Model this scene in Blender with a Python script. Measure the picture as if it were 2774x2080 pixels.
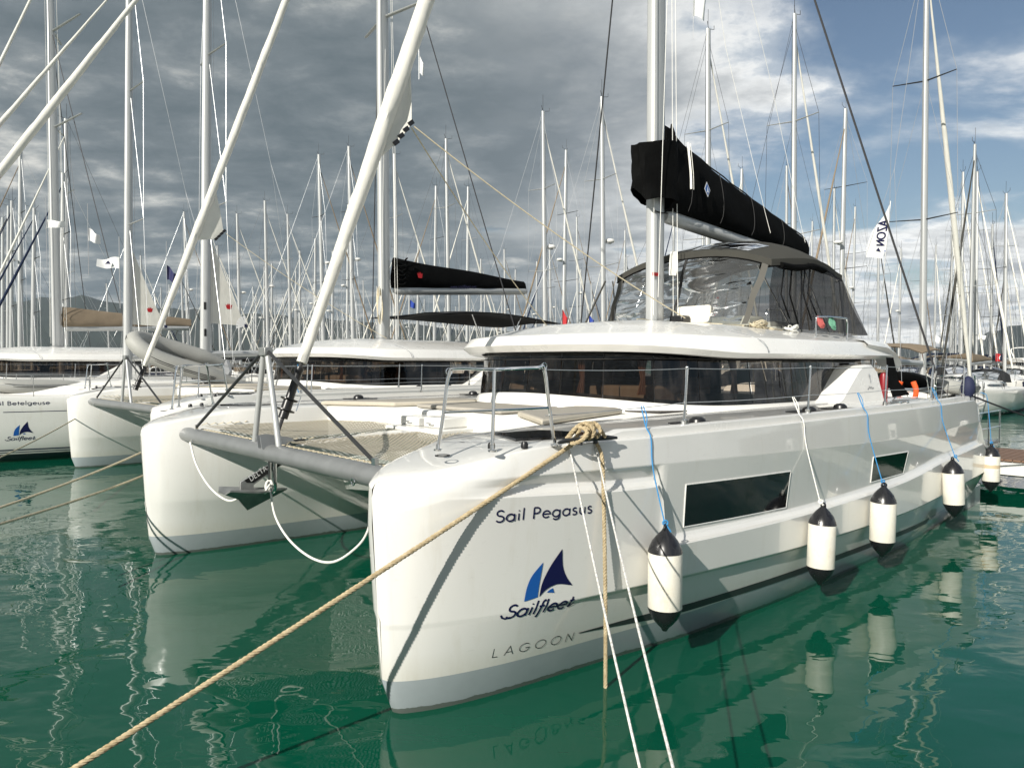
import bpy, math, random
from mathutils import Vector, Matrix
random.seed(7)
R=math.radians
for o in list(bpy.data.objects): bpy.data.objects.remove(o)
SC=bpy.context.scene; COL=SC.collection
# ------------------------------------------------------------------ camera
CAM_H=2.75
cd=bpy.data.cameras.new('camera'); cam=bpy.data.objects.new('camera',cd); COL.objects.link(cam)
cam.location=(0,0,CAM_H); cam.rotation_euler=(R(90-1.7),0,0)
cd.sensor_width=36; cd.lens=24.97; cd.clip_start=.05; cd.clip_end=20000
SC.camera=cam
# ------------------------------------------------------------------ light
SUN_AZ=(-.556,-.831); SUN_EL=R(28.5)          # horizontal direction towards the sun, elevation
_l=math.hypot(*SUN_AZ); SUN_AZ=(SUN_AZ[0]/_l,SUN_AZ[1]/_l)
sun_dir=Vector((SUN_AZ[0]*math.cos(SUN_EL),SUN_AZ[1]*math.cos(SUN_EL),math.sin(SUN_EL)))
sd=bpy.data.lights.new('sun','SUN'); so=bpy.data.objects.new('sun',sd); COL.objects.link(so)
sd.energy=5.0; sd.angle=R(.53); sd.color=(1,.955,.87)
so.rotation_euler=(-sun_dir).to_track_quat('-Z','Y').to_euler(); so.location=(-20,-30,40)
SC.view_settings.view_transform='Standard'; SC.view_settings.look='None'
SC.view_settings.exposure=0.35; SC.view_settings.gamma=1
SC.render.engine='CYCLES'
SC.cycles.max_bounces=10; SC.cycles.transparent_max_bounces=24; SC.cycles.caustics_reflective=False; SC.cycles.caustics_refractive=False

class NT:
    """tiny node-tree helper"""
    def __init__(s,tree): s.t=tree; s.n=tree.nodes; s.l=tree.links
    def add(s,typ,**k):
        n=s.n.new(typ)
        for a,b in k.items():
            if a=='inp':
                for q,v in b.items():
                    if hasattr(v,'is_output') or hasattr(v,'links'): s.l.new(v,n.inputs[q])
                    else: n.inputs[q].default_value=v
            else: setattr(n,a,b)
        return n
    def math(s,op,a,b=None,c=None,clamp=False):
        n=s.n.new('ShaderNodeMath'); n.operation=op; n.use_clamp=clamp
        for i,v in enumerate((a,b,c)):
            if v is None: continue
            if hasattr(v,'links'): s.l.new(v,n.inputs[i])
            else: n.inputs[i].default_value=v
        return n.outputs[0]
    def ramp(s,v,stops,mode='LINEAR'):
        n=s.n.new('ShaderNodeValToRGB'); n.color_ramp.interpolation=mode
        e=n.color_ramp.elements
        while len(e)<len(stops): e.new(.5)
        for q,(p,c) in zip(e,stops): q.position=p; q.color=c if len(c)==4 else (*c,1)
        s.l.new(v,n.inputs[0]); return n.outputs[0]
    def mix(s,f,a,b):
        n=s.n.new('ShaderNodeMix'); n.data_type='RGBA'
        for i,v in ((0,f),(6,a),(7,b)):
            if hasattr(v,'links'): s.l.new(v,n.inputs[i])
            else: n.inputs[i].default_value=v if not isinstance(v,tuple) or len(v)==4 else (*v,1)
        return n.outputs[2]
    def noise(s,vec,scale,detail=3,rough=.5,dist=0,dim='3D'):
        n=s.n.new('ShaderNodeTexNoise'); n.noise_dimensions=dim
        if vec is not None: s.l.new(vec,n.inputs['Vector'])
        n.inputs['Scale'].default_value=scale; n.inputs['Detail'].default_value=detail
        n.inputs['Roughness'].default_value=rough; n.inputs['Distortion'].default_value=dist
        return n.outputs['Fac']

# ------------------------------------------------------------------ sky: clear sky behind broken cloud, a storm bank on one side
W=bpy.data.worlds.new('World'); SC.world=W; W.use_nodes=True
nt=NT(W.node_tree); nt.n.clear()
tc=nt.add('ShaderNodeTexCoord'); sep=nt.add('ShaderNodeSeparateXYZ',inp={0:tc.outputs['Generated']})
X,Y,Z=sep.outputs
zz=nt.math('ADD',nt.math('MAXIMUM',Z,0.0),.16)
px=nt.math('DIVIDE',X,zz); py=nt.math('DIVIDE',Y,zz)
pv=nt.add('ShaderNodeCombineXYZ',inp={0:px,1:py,2:0.0}).outputs[0]
mp=nt.add('ShaderNodeMapping',inp={0:pv}); mp.inputs[1].default_value=(3.1,1.7,0); mp.inputs[3].default_value=(1,1.25,1)
n1=nt.noise(mp.outputs[0],1.05,9,.56,.25)
n2=nt.noise(mp.outputs[0],3.3,9,.62,.15)
mp3=nt.add('ShaderNodeMapping',inp={0:pv}); mp3.inputs[1].default_value=(8.4,5.2,2)
n3=nt.noise(mp3.outputs[0],.75,6,.55,.3)
storm=nt.add('ShaderNodeMapRange',interpolation_type='SMOOTHSTEP',inp={0:nt.math('ADD',X,nt.math('MULTIPLY',nt.math('SUBTRACT',n3,.5),.35)),1:.42,2:-.25,3:0.0,4:1.0}).outputs[0]
low=nt.add('ShaderNodeMapRange',interpolation_type='SMOOTHSTEP',inp={0:Z,1:.20,2:.0,3:0.0,4:.16}).outputs[0]
thr=nt.math('SUBTRACT',nt.math('SUBTRACT',.515,nt.math('MULTIPLY',storm,.30)),low)
cov=nt.add('ShaderNodeMapRange',interpolation_type='SMOOTHSTEP',inp={0:n1,1:nt.math('SUBTRACT',thr,.07),2:nt.math('ADD',thr,.10),3:0.0,4:1.0}).outputs[0]
dens=nt.math('ADD',nt.math('MULTIPLY',nt.math('SUBTRACT',n1,thr),1.6),nt.math('MULTIPLY',nt.math('SUBTRACT',n2,.5),.9))
fair=nt.ramp(dens,[(0.0,(.50,.55,.60)),(.10,(.84,.845,.83)),(.24,(.55,.565,.57)),(.45,(.27,.295,.32))])
sv=nt.math('ADD',nt.math('MULTIPLY',n3,.75),nt.math('ADD',nt.math('MULTIPLY',n2,1.05),-.355))
dark=nt.ramp(sv,[(.34,(.120,.148,.161)),(.48,(.158,.186,.199)),(.58,(.225,.25,.257)),(.67,(.38,.395,.385)),(.76,(.60,.595,.555)),(.86,(.80,.78,.72))])
ccol=nt.mix(storm,fair,dark)
sky=nt.add('ShaderNodeTexSky',sky_type='NISHITA'); sky.sun_disc=False; sky.sun_elevation=SUN_EL; sky.sun_rotation=math.atan2(SUN_AZ[0],SUN_AZ[1]); sky.air_density=1.1; sky.dust_density=1.2; sky.altitude=0
b1=nt.add('ShaderNodeBackground',inp={0:sky.outputs[0],1:.066})
b2=nt.add('ShaderNodeBackground',inp={0:ccol,1:1.0})
ms=nt.add('ShaderNodeMixShader',inp={0:nt.math('MULTIPLY',cov,.96),1:b1.outputs[0],2:b2.outputs[0]})
nt.add('ShaderNodeOutputWorld',inp={0:ms.outputs[0]})

# ------------------------------------------------------------------ materials
MATS={}
def mat(name,col,rough=.5,metal=0,coat=0,var=0,vscale=3,bump=0,bscale=40,spec=.5,dirt=None,alpha=None,stretch=None,transl=0):
    if name in MATS: return MATS[name]
    m=bpy.data.materials.new(name); m.use_nodes=True; t=NT(m.node_tree); p=m.node_tree.nodes['Principled BSDF']
    p.inputs['Base Color'].default_value=(*col,1); p.inputs['Roughness'].default_value=rough; p.inputs['Metallic'].default_value=metal
    p.inputs['Coat Weight'].default_value=coat; p.inputs['Coat Roughness'].default_value=.06; p.inputs['Specular IOR Level'].default_value=spec
    c=t.add('ShaderNodeTexCoord').outputs['Object']
    if stretch:
        mm=t.add('ShaderNodeMapping',inp={0:c}); mm.inputs[3].default_value=stretch; c=mm.outputs[0]
    cc=None
    if var:
        n=t.noise(c,vscale,5,.6)
        cc=t.mix(t.math('MULTIPLY',t.math('SUBTRACT',n,.35,clamp=True),2.2,clamp=True),tuple(v*(1-var) for v in col),tuple(min(1,v*(1+var*.5)) for v in col))
        t.l.new(cc,p.inputs['Base Color'])
        t.l.new(t.math('ADD',t.math('MULTIPLY',n,.25),rough-.12 if rough>.15 else rough),p.inputs['Roughness'])
    if dirt:
        n=t.noise(c,dirt[1],6,.65)
        f=t.ramp(n,[(.5,(0,0,0)),(.75,(1,1,1))])
        cc=t.mix(t.math('MULTIPLY',f,dirt[2]),cc if cc is not None else (*col,1),(*dirt[0],1)); t.l.new(cc,p.inputs['Base Color'])
    if bump:
        b=t.add('ShaderNodeBump',inp={'Height':t.noise(c,bscale,4,.55),'Strength':1.0,'Distance':bump}); t.l.new(b.outputs[0],p.inputs['Normal'])
    if transl:
        out=m.node_tree.nodes['Material Output']; tb=t.add('ShaderNodeBsdfTranslucent',inp={0:(*col,1)})
        x=t.add('ShaderNodeMixShader',inp={0:transl,1:p.outputs[0],2:tb.outputs[0]}); t.l.new(x.outputs[0],out.inputs[0])
    MATS[name]=m; return m
GEL=(.72,.712,.68)
mat('deck_white',(.82,.81,.77),.45,var=.05,vscale=1.5,bump=.0006,bscale=160)
mat('gel_white',GEL,.3,coat=.55,var=.04,vscale=1.3,dirt=((.55,.52,.44),2.2,.10))
mat('roof_white',(.82,.81,.775),.28,coat=.5,var=.03,vscale=1.2)
mat('black_plastic',(.012,.012,.013),.35,var=.2)
mat('fender_black',(.012,.012,.014),.28,coat=.3,var=.2,vscale=8)
mat('fender_white',(.80,.765,.67),.5,var=.14,vscale=5,dirt=((.42,.33,.20),5,.5),bump=.0015,bscale=18)
mat('mast_alu',(.50,.51,.505),.40,metal=.3,var=.08,vscale=2,stretch=(8,8,.4))
mat('grey_alu',(.30,.31,.31),.42,metal=.5,var=.12,vscale=5)
mat('steel',(.80,.80,.79),.10,metal=1)
mat('galv',(.42,.43,.42),.5,metal=.75,var=.25,vscale=9)
mat('wire',(.46,.47,.475),.35,metal=.5)
mat('wire_dark',(.03,.03,.032),.5)
mat('sail_cloth',(.78,.765,.70),.62,var=.10,vscale=3,bump=.010,bscale=6,stretch=(1,1,.6),transl=.12)
mat('black_canvas',(.0055,.0057,.0057),.8,var=.35,vscale=3,bump=.020,bscale=3.0,spec=.04)
mat('taupe_canvas',(.055,.054,.047),.85,var=.10,vscale=3,bump=.004,bscale=5,spec=.2)
mat('dark_canvas',(.03,.032,.034),.85,var=.2,vscale=3,bump=.006,bscale=5,spec=.2)
mat('tan_canvas',(.24,.19,.135),.85,var=.12,vscale=3,bump=.006,bscale=4,spec=.2)
mat('brown_canvas',(.085,.06,.042),.85,var=.15,vscale=3,bump=.008,bscale=4,spec=.2)
mat('blue_canvas',(.012,.022,.055),.8,var=.2,vscale=3,bump=.006,bscale=4,spec=.2)
mat('cushion_top',(.37,.345,.30),.85,var=.06,vscale=4,bump=.003,bscale=60,spec=.2)
mat('cushion_side',(.50,.46,.38),.85,var=.08,vscale=6,spec=.2)
mat('navy',(.006,.006,.05),.35); mat('logo_blue',(.012,.09,.34),.35); mat('decal_grey',(.03,.033,.035),.4)
mat('stripe_grey',(.035,.04,.04),.35)
mat('red',(.5,.015,.02),.6,transl=.2); mat('dark_red',(.22,.01,.015),.4); mat('flag_white',(.86,.86,.85),.7,transl=.12); mat('flag_blue',(.01,.05,.35),.7,transl=.2); mat('flag_navy',(.01,.012,.07),.7)
mat('orange',(.75,.10,.015),.6); mat('rope_blue',(.03,.22,.48),.7); mat('rope_navy',(.01,.015,.05),.75)
mat('rope_white',(.80,.79,.74),.75,bump=.002,bscale=90); mat('rope_black',(.01,.01,.012),.75); mat('rope_green',(.13,.33,.22),.75); mat('rope_red',(.45,.10,.09),.75)
_m=MATS['fender_white'].copy(); _m.name='fender_stained'; _t=NT(_m.node_tree); _p=_m.node_tree.nodes['Principled BSDF']; _l=_p.inputs['Base Color'].links[0].from_socket
_z=_t.add('ShaderNodeSeparateXYZ',inp={0:_t.add('ShaderNodeTexCoord').outputs['Object']}).outputs[2]
_b=_t.math('MULTIPLY',_t.math('GREATER_THAN',_z,.47),_t.math('LESS_THAN',_t.math('ADD',_z,_t.math('MULTIPLY',_t.noise(None,9,3,.6),.03)),.555)); _t.l.new(_t.mix(_t.math('MULTIPLY',_b,.65),_l,(.42,.27,.10,1)),_p.inputs['Base Color']); MATS['fender_stained']=_m
mat('hypalon',(.36,.36,.335),.6,var=.08,vscale=3); mat('teak',(.20,.115,.07),.6,var=.3,vscale=3,stretch=(1,14,14)); mat('concrete',(.36,.35,.32),.85,var=.2,vscale=2,bump=.003,bscale=20)
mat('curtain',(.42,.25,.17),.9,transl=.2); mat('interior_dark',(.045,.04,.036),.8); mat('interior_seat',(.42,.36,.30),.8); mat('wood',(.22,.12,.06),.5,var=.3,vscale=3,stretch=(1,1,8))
mat('helm_seat',(.78,.75,.66),.5); mat('skin_grey',(.25,.26,.27),.5)
mat('hill_green',(.025,.036,.026),.9,var=.3,vscale=.01)
mat('yellow',(.55,.33,.02),.6)

def rope_mat(name,c1,c2,ring):
    m=bpy.data.materials.new(name); m.use_nodes=True; t=NT(m.node_tree); p=m.node_tree.nodes['Principled BSDF']; p.inputs['Roughness'].default_value=.85; p.inputs['Specular IOR Level'].default_value=.15
    c=t.add('ShaderNodeTexCoord').outputs['Object']
    n=t.noise(c,ring,4,.7); t.l.new(t.mix(t.ramp(n,[(.35,(0,0,0)),(.65,(1,1,1))]),c1,c2),p.inputs['Base Color'])
    b=t.add('ShaderNodeBump',inp={'Height':t.noise(c,ring*4,3,.6),'Strength':1.0,'Distance':.002}); t.l.new(b.outputs[0],p.inputs['Normal'])
    MATS[name]=m
rope_mat('rope_beige',(.34,.265,.155),(.52,.43,.28),22)
rope_mat('rope_tan',(.48,.41,.28),(.62,.56,.42),30)
rope_mat('rope_fleck',(.82,.81,.77),(.42,.41,.38),48)

def hull_mat(name,boot,boot_z,stripes=()):
    """white gelcoat with the grey antifouling painted below the waterline band; stripes = (z0,z1,colour)"""
    m=bpy.data.materials.new(name); m.use_nodes=True; t=NT(m.node_tree); p=m.node_tree.nodes['Principled BSDF']
    co=t.add('ShaderNodeTexCoord').outputs['Object']; z=t.add('ShaderNodeSeparateXYZ',inp={0:co}).outputs[2]
    n=t.noise(co,1.1,5,.6); base=t.mix(n,tuple(v*.97 for v in GEL),GEL)
    st=t.add('ShaderNodeMapping',inp={0:co}); st.inputs[3].default_value=(3.0,3.0,.25)
    d=t.ramp(t.noise(st.outputs[0],2.2,6,.65),[(.55,(0,0,0)),(.8,(1,1,1))])
    base=t.mix(t.math('MULTIPLY',d,.30),base,(.50,.46,.36,1))
    sf=t.add('ShaderNodeMapping',inp={0:co}); sf.inputs[3].default_value=(1.2,1.2,5.0)
    base=t.mix(t.math('MULTIPLY',t.ramp(t.noise(sf.outputs[0],7,7,.72),[(.60,(0,0,0)),(.74,(1,1,1))]),.22),base,(.36,.36,.35,1))
    stn=t.add('ShaderNodeMapRange',inp={0:z,1:boot_z+.22,2:boot_z,3:0.0,4:1.0}).outputs[0]
    base=t.mix(t.math('MULTIPLY',t.math('MULTIPLY',stn,t.noise(st.outputs[0],5,5,.7)),.5),base,(.46,.42,.30,1))
    bn=t.mix(t.noise(co,4,5,.65),tuple(v*.8 for v in boot),boot)
    scum=t.math('MULTIPLY',t.math('LESS_THAN',t.math('ADD',z,t.math('MULTIPLY',t.noise(co,9,4,.6),-.05)),.015),.75)
    bn=t.mix(scum,bn,(.05,.055,.035,1))
    c=t.mix(t.math('LESS_THAN',z,boot_z),base,bn)
    for z0,z1,sc in stripes:
        c=t.mix(t.math('MULTIPLY',t.math('GREATER_THAN',z,z0),t.math('LESS_THAN',z,z1)),c,sc)
    t.l.new(c,p.inputs['Base Color']); p.inputs['Roughness'].default_value=.28; p.inputs['Coat Weight'].default_value=.9; p.inputs['Coat Roughness'].default_value=.03
    b=t.add('ShaderNodeBump',inp={'Height':t.noise(co,.9,2,.5),'Strength':1.0,'Distance':.003}); t.l.new(b.outputs[0],p.inputs['Coat Normal'])
    MATS[name]=m
hull_mat('hull_cat',(.36,.40,.42),.285)
hull_mat('hull_mono',(.012,.014,.02),.22,((.26,.285,(.01,.012,.05)),(.32,.36,(.01,.012,.05))))
hull_mat('hull_far',(.03,.04,.09),.2)
hull_mat('hull_navy',(.01,.012,.02),.2,((.2,3,(.012,.016,.04)),))

def glass_mat(name,tint,refl_rough=.02,base=.04,ior=1.5,wr=0):
    m=bpy.data.materials.new(name); m.use_nodes=True; t=NT(m.node_tree); t.n.clear()
    tr=t.add('ShaderNodeBsdfTransparent',inp={0:(*tint,1)}); gl=t.add('ShaderNodeBsdfGlossy',inp={0:(1,1,1,1),1:refl_rough})
    fr=t.add('ShaderNodeFresnel',inp={0:ior})
    if wr:
        co=t.add('ShaderNodeTexCoord').outputs['Object']; mm=t.add('ShaderNodeMapping',inp={0:co}); mm.inputs[2].default_value=(R(20),R(35),R(10)); mm.inputs[3].default_value=(1.2,1.2,5)
        b=t.add('ShaderNodeBump',inp={'Height':t.noise(mm.outputs[0],1.0,1.8,.45,.9),'Strength':1.0,'Distance':wr})
        t.l.new(b.outputs[0],gl.inputs['Normal']); t.l.new(b.outputs[0],fr.inputs['Normal'])
    if wr:
        df=t.add('ShaderNodeBsdfDiffuse',inp={0:(.8,.8,.78,1)}); mx=t.add('ShaderNodeMixShader',inp={0:.05,1:tr.outputs[0],2:df.outputs[0]}); tr=mx
    x=t.add('ShaderNodeMixShader',inp={0:t.math('ADD',fr.outputs[0],base),1:tr.outputs[0],2:gl.outputs[0]})
    t.add('ShaderNodeOutputMaterial',inp={0:x.outputs[0]}); MATS[name]=m
glass_mat('cabin_glass',(.36,.31,.26),.015,0.0)
glass_mat('hull_glass',(.06,.06,.06),.02,.0)
glass_mat('clear_vinyl',(.44,.46,.46),.10,.06,1.45,.085)
def weave_mat(name,col,scale,thick,axis_rot=45,rough=.8):
    """open netting: transparent holes between crossing cords"""
    m=bpy.data.materials.new(name); m.use_nodes=True; t=NT(m.node_tree); t.n.clear()
    co=t.add('ShaderNodeTexCoord').outputs['Object']; mm=t.add('ShaderNodeMapping',inp={0:co}); mm.inputs[2].default_value=(0,0,R(axis_rot)); mm.inputs[3].default_value=(scale,)*3
    s=t.add('ShaderNodeSeparateXYZ',inp={0:mm.outputs[0]})
    a=t.math('LESS_THAN',t.math('FRACT',s.outputs[0]),thick); b=t.math('LESS_THAN',t.math('FRACT',s.outputs[1]),thick)
    k=t.math('MAXIMUM',a,b)
    d=t.add('ShaderNodeBsdfPrincipled',inp={'Base Color':(*col,1),'Roughness':rough}); tr=t.add('ShaderNodeBsdfTransparent')
    x=t.add('ShaderNodeMixShader',inp={0:k,1:tr.outputs[0],2:d.outputs[0]}); t.add('ShaderNodeOutputMaterial',inp={0:x.outputs[0]}); MATS[name]=m
weave_mat('net_beige',(.42,.37,.28),20,.40)
def screen_mat(name,col,op):
    m=bpy.data.materials.new(name); m.use_nodes=True; t=NT(m.node_tree); t.n.clear()
    d=t.add('ShaderNodeBsdfPrincipled',inp={'Base Color':(*col,1),'Roughness':.8}); tr=t.add('ShaderNodeBsdfTransparent')
    x=t.add('ShaderNodeMixShader',inp={0:op,1:tr.outputs[0],2:d.outputs[0]}); t.add('ShaderNodeOutputMaterial',inp={0:x.outputs[0]}); MATS[name]=m
screen_mat('mesh_screen',(.008,.008,.009),.72)

# water: green harbour water, calm with slow ripples
m=bpy.data.materials.new('harbour_water'); m.use_nodes=True; t=NT(m.node_tree); p=m.node_tree.nodes['Principled BSDF']
co=t.add('ShaderNodeTexCoord').outputs['Object']
n=t.noise(co,.35,4,.6)
t.l.new(t.mix(n,(.001,.056,.030),(.002,.076,.044)),p.inputs['Base Color'])
p.inputs['Roughness'].default_value=.012; p.inputs['IOR'].default_value=1.45; p.inputs['Specular IOR Level'].default_value=.5
mA=t.add('ShaderNodeMapping',inp={0:co}); mA.inputs[2].default_value=(0,0,R(25)); mA.inputs[3].default_value=(1,1.7,1)
h1=t.noise(mA.outputs[0],.55,1.5,.45,.4); h2=t.noise(mA.outputs[0],1.9,2,.45,.5); h3=t.noise(mA.outputs[0],7,2,.5)
# wind ripples come in patches: smooth between the boats, ruffled on the open side
patch=t.add('ShaderNodeMapRange',interpolation_type='SMOOTHSTEP',inp={0:t.noise(co,.09,2,.5),1:.47,2:.62,3:.10,4:1.0}).outputs[0]
h=t.math('ADD',t.math('ADD',t.math('MULTIPLY',h1,.034),t.math('MULTIPLY',h2,.0055)),t.math('MULTIPLY',t.math('MULTIPLY',h3,patch),.0014))
b=t.add('ShaderNodeBump',inp={'Height':h,'Strength':1.0,'Distance':1.0}); t.l.new(b.outputs[0],p.inputs['Normal'])
MATS['harbour_water']=m

# ------------------------------------------------------------------ mesh helpers
class MB:
    def __init__(s): s.v=[]; s.f=[]
    def vert(s,p): s.v.append(tuple(p)); return len(s.v)-1
    def quad_grid(s,rows,close_u=False,close_v=False,flip=False):
        base=len(s.v); nr=len(rows); nc=len(rows[0])
        for r in rows: s.v.extend(tuple(p) for p in r)
        for i in range(nr if close_u else nr-1):
            for j in range(nc if close_v else nc-1):
                a=base+i*nc+j; b=base+i*nc+(j+1)%nc; c=base+((i+1)%nr)*nc+(j+1)%nc; d=base+((i+1)%nr)*nc+j
                s.f.append((a,d,c,b) if flip else (a,b,c,d))
        return s
    def face(s,pts):
        b=len(s.v); s.v.extend(tuple(p) for p in pts); s.f.append(tuple(range(b,b+len(pts)))); return s
    def tube(s,pts,r,seg=8,closed=False,caps=True,flat=1.0):
        pts=[Vector(p) for p in pts]; n=len(pts); rr=r if isinstance(r,(list,tuple)) else [r]*n
        rows=[]; u=None
        for i,p in enumerate(pts):
            a=pts[i-1] if (i>0 or closed) else p; b=pts[(i+1)%n] if (i<n-1 or closed) else p
            t=(b-a); t=t.normalized() if t.length>1e-9 else Vector((0,0,1))
            if u is None:
                ref=Vector((0,0,1)) if abs(t.z)<.9 else Vector((1,0,0)); u=t.cross(ref).normalized()
            else:
                u=(u-t*u.dot(t)); u=u.normalized() if u.length>1e-6 else t.orthogonal().normalized()
            w=t.cross(u)
            rows.append([p+u*(rr[i]*math.cos(2*math.pi*k/seg))+w*(rr[i]*flat*math.sin(2*math.pi*k/seg)) for k in range(seg)])
        b=len(s.v); s.quad_grid(rows,close_u=closed,close_v=True,flip=True)
        if caps and not closed:
            s.f.append(tuple(range(b,b+seg))); s.f.append(tuple(range(b+(n-1)*seg+seg-1,b+(n-1)*seg-1,-1)))
        return s
    def box(s,lo,hi,M=None):
        (x0,y0,z0),(x1,y1,z1)=lo,hi; b=len(s.v)
        P=[(x0,y0,z0),(x1,y0,z0),(x1,y1,z0),(x0,y1,z0),(x0,y0,z1),(x1,y0,z1),(x1,y1,z1),(x0,y1,z1)]
        s.v.extend(tuple(M@Vector(p)) if M else p for p in P)
        for q in ((0,3,2,1),(4,5,6,7),(0,1,5,4),(1,2,6,5),(2,3,7,6),(3,0,4,7)): s.f.append(tuple(b+i for i in q))
        return s
    def prism(s,poly,z0,z1,M=None):
        """poly: counter-clockwise list of (x,y)"""
        b=len(s.v); n=len(poly)
        for z in (z0,z1):
            for q in poly:
                p=Vector((q[0],q[1],z)); s.v.append(tuple(M@p) if M else tuple(p))
        s.f.append(tuple(range(b+n-1,b-1,-1))); s.f.append(tuple(range(b+n,b+2*n)))
        for i in range(n): j=(i+1)%n; s.f.append((b+i,b+j,b+n+j,b+n+i))
        return s
    def lathe(s,prof,seg=16,M=None):
        rows=[]
        for r,z in prof:
            rows.append([(M@Vector((r*math.cos(2*math.pi*k/seg),r*math.sin(2*math.pi*k/seg),z))) if M else (r*math.cos(2*math.pi*k/seg),r*math.sin(2*math.pi*k/seg),z) for k in range(seg)])
        return s.quad_grid(rows,close_v=True)
    def sphere(s,c,r,seg=10,rings=6,sc=(1,1,1)):
        c=Vector(c)
        prof=[(max(1e-4,r*math.sin(math.pi*i/rings)),-r*math.cos(math.pi*i/rings)) for i in range(rings+1)]
        return s.lathe(prof,seg,Matrix.Translation(c)@Matrix.Diagonal((*sc,1)))
    def mesh(s,name,material,angle=35,bevel=0):
        me=bpy.data.meshes.new(name); me.from_pydata(s.v,[],s.f); me.validate(); me.update()
        me.shade_smooth(); me.set_sharp_from_angle(angle=R(angle))
        me.materials.append(MATS[material] if isinstance(material,str) else material)
        return me
    def build(s,name,material,parent=None,angle=35,bevel=0):
        o=bpy.data.objects.new(name,s.mesh(name,material,angle)); COL.objects.link(o)
        if parent: o.parent=parent
        if bevel:
            md=o.modifiers.new('bevel','BEVEL'); md.width=bevel; md.segments=2; md.limit_method='ANGLE'; md.angle_limit=R(40)
        return o
def tag(o,label,cat,group=None,kind=None):
    if label: o['label']=label
    if cat: o['category']=cat
    if group: o['group']=group
    if kind: o['kind']=kind
    return o
def thing(name,label,cat,loc=(0,0,0),rz=0,group=None):
    o=bpy.data.objects.new(name,None); COL.objects.link(o); o.location=loc; o.rotation_euler=(0,0,rz); o.empty_display_size=.3
    return tag(o,label,cat,group)
def copy_tree(o,parent=None):
    c=o.copy(); COL.objects.link(c); c.parent=parent
    for ch in o.children: copy_tree(ch,c)
    return c
def bez(p0,p1,sag,n=16,jit=0):
    p0,p1=Vector(p0),Vector(p1); out=[]
    for i in range(n+1):
        t=i/n; p=p0.lerp(p1,t); p.z-=sag*4*t*(1-t); out.append(p)
    return out
def smooth_path(pts,n=8):
    """Catmull-Rom through points"""
    P=[Vector(p) for p in pts]; out=[]
    for i in range(len(P)-1):
        a=P[i-1] if i>0 else P[i]*2-P[i+1]; b,c=P[i],P[i+1]; d=P[i+2] if i+2<len(P) else P[i+1]*2-P[i]
        for k in range(n):
            t=k/n; out.append(.5*((2*b)+(c-a)*t+(2*a-5*b+4*c-d)*t*t+(3*b-a-3*c+d)*t*t*t))
    out.append(P[-1]); return out
def laid_rope(mb,pts,r,pitch=.12,strands=3,seg=6):
    """twisted three-strand rope following a path"""
    P=[Vector(p) for p in pts]; step=pitch/7; dense=[P[0]]
    for a,b in zip(P,P[1:]):
        k=max(1,int((b-a).length/step))
        for i in range(1,k+1): dense.append(a.lerp(b,i/k))
    frames=[]; u=None; L=0
    for i,p in enumerate(dense):
        t=(dense[min(i+1,len(dense)-1)]-dense[max(i-1,0)]).normalized()
        if u is None: u=t.orthogonal().normalized()
        else: u=(u-t*u.dot(t)).normalized()
        if i: L+=(p-dense[i-1]).length
        frames.append((p,u,t.cross(u),L))
    for s_ in range(strands):
        path=[]
        for p,u,w,L in frames:
            a=2*math.pi*(L/pitch+s_/strands); path.append(p+u*(r*.5*math.cos(a))+w*(r*.5*math.sin(a)))
        mb.tube(path,r*.56,seg)
    return mb
import math
# ---- catamaran hull shape: plain functions of the distance along the boat (x aft, y across, z up)
def pchip(pts):
    xs=[p[0] for p in pts]; ys=[p[1] for p in pts]; n=len(xs)
    h=[xs[i+1]-xs[i] for i in range(n-1)]; d=[(ys[i+1]-ys[i])/h[i] for i in range(n-1)]
    m=[d[0]]+[0.0]*(n-2)+[d[-1]]
    for i in range(1,n-1):
        if d[i-1]*d[i]>0:
            w1=2*h[i]+h[i-1]; w2=h[i]+2*h[i-1]; m[i]=(w1+w2)/(w1/d[i-1]+w2/d[i])
    def f(x):
        if x<=xs[0]: return ys[0]
        if x>=xs[-1]: return ys[-1]
        i=0
        while x>xs[i+1]: i+=1
        t=(x-xs[i])/h[i]; t2=t*t; t3=t2*t
        return (2*t3-3*t2+1)*ys[i]+(t3-2*t2+t)*h[i]*m[i]+(-2*t3+3*t2)*ys[i+1]+(t3-t2)*h[i]*m[i+1]
    return f
def sstep(a,b,x):
    t=max(0.0,min(1.0,(x-a)/(b-a))); return t*t*(3-2*t)
HULL_LEN=12.95
stem_x=pchip([(-.5,.45),(-.25,.18),(-.05,.0),(.1,-.06),(.3,-.12),(.9,-.16),(1.27,-.18),(1.77,-.2),(1.9,-.1),(2.02,.2),(2.3,.8)])
w_side=pchip([(0,.0),(.015,.09),(.05,.17),(.13,.32),(.27,.47),(.5,.59),(1.1,.73),(1.7,.83),(2.7,.93),(4.2,1.0),(7,1.03),(10,.98),(13.2,.88)])
w_wl=pchip([(0,.0),(.02,.05),(.1,.11),(.5,.25),(2.1,.49),(3.2,.66),(5.4,.80),(8.4,.83),(10.5,.70),(12.7,.50),(13.2,.46)])
w_ch=pchip([(0,.0),(.02,.08),(.06,.13),(.15,.22),(.5,.42),(1.1,.63),(2.1,.82),(3.2,.94),(5,1.02),(8,1.05),(10.5,.99),(13.2,.87)])
w_in=pchip([(0,.0),(.02,.09),(.06,.15),(.15,.26),(.5,.45),(1.2,.62),(2.2,.72),(13.2,.74)])
z_deck=pchip([(-.25,1.76),(-.1,1.88),(.1,1.97),(.35,2.035),(.7,2.07),(1.2,2.085),(11.6,2.085),(11.9,1.9),(12.3,1.35),(12.9,1.2)])
z_chine=pchip([(-.3,.72),(.6,.75),(1.4,.755),(2.7,.73),(5,.655),(8,.61),(10,.66),(13.2,.75)])
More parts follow.
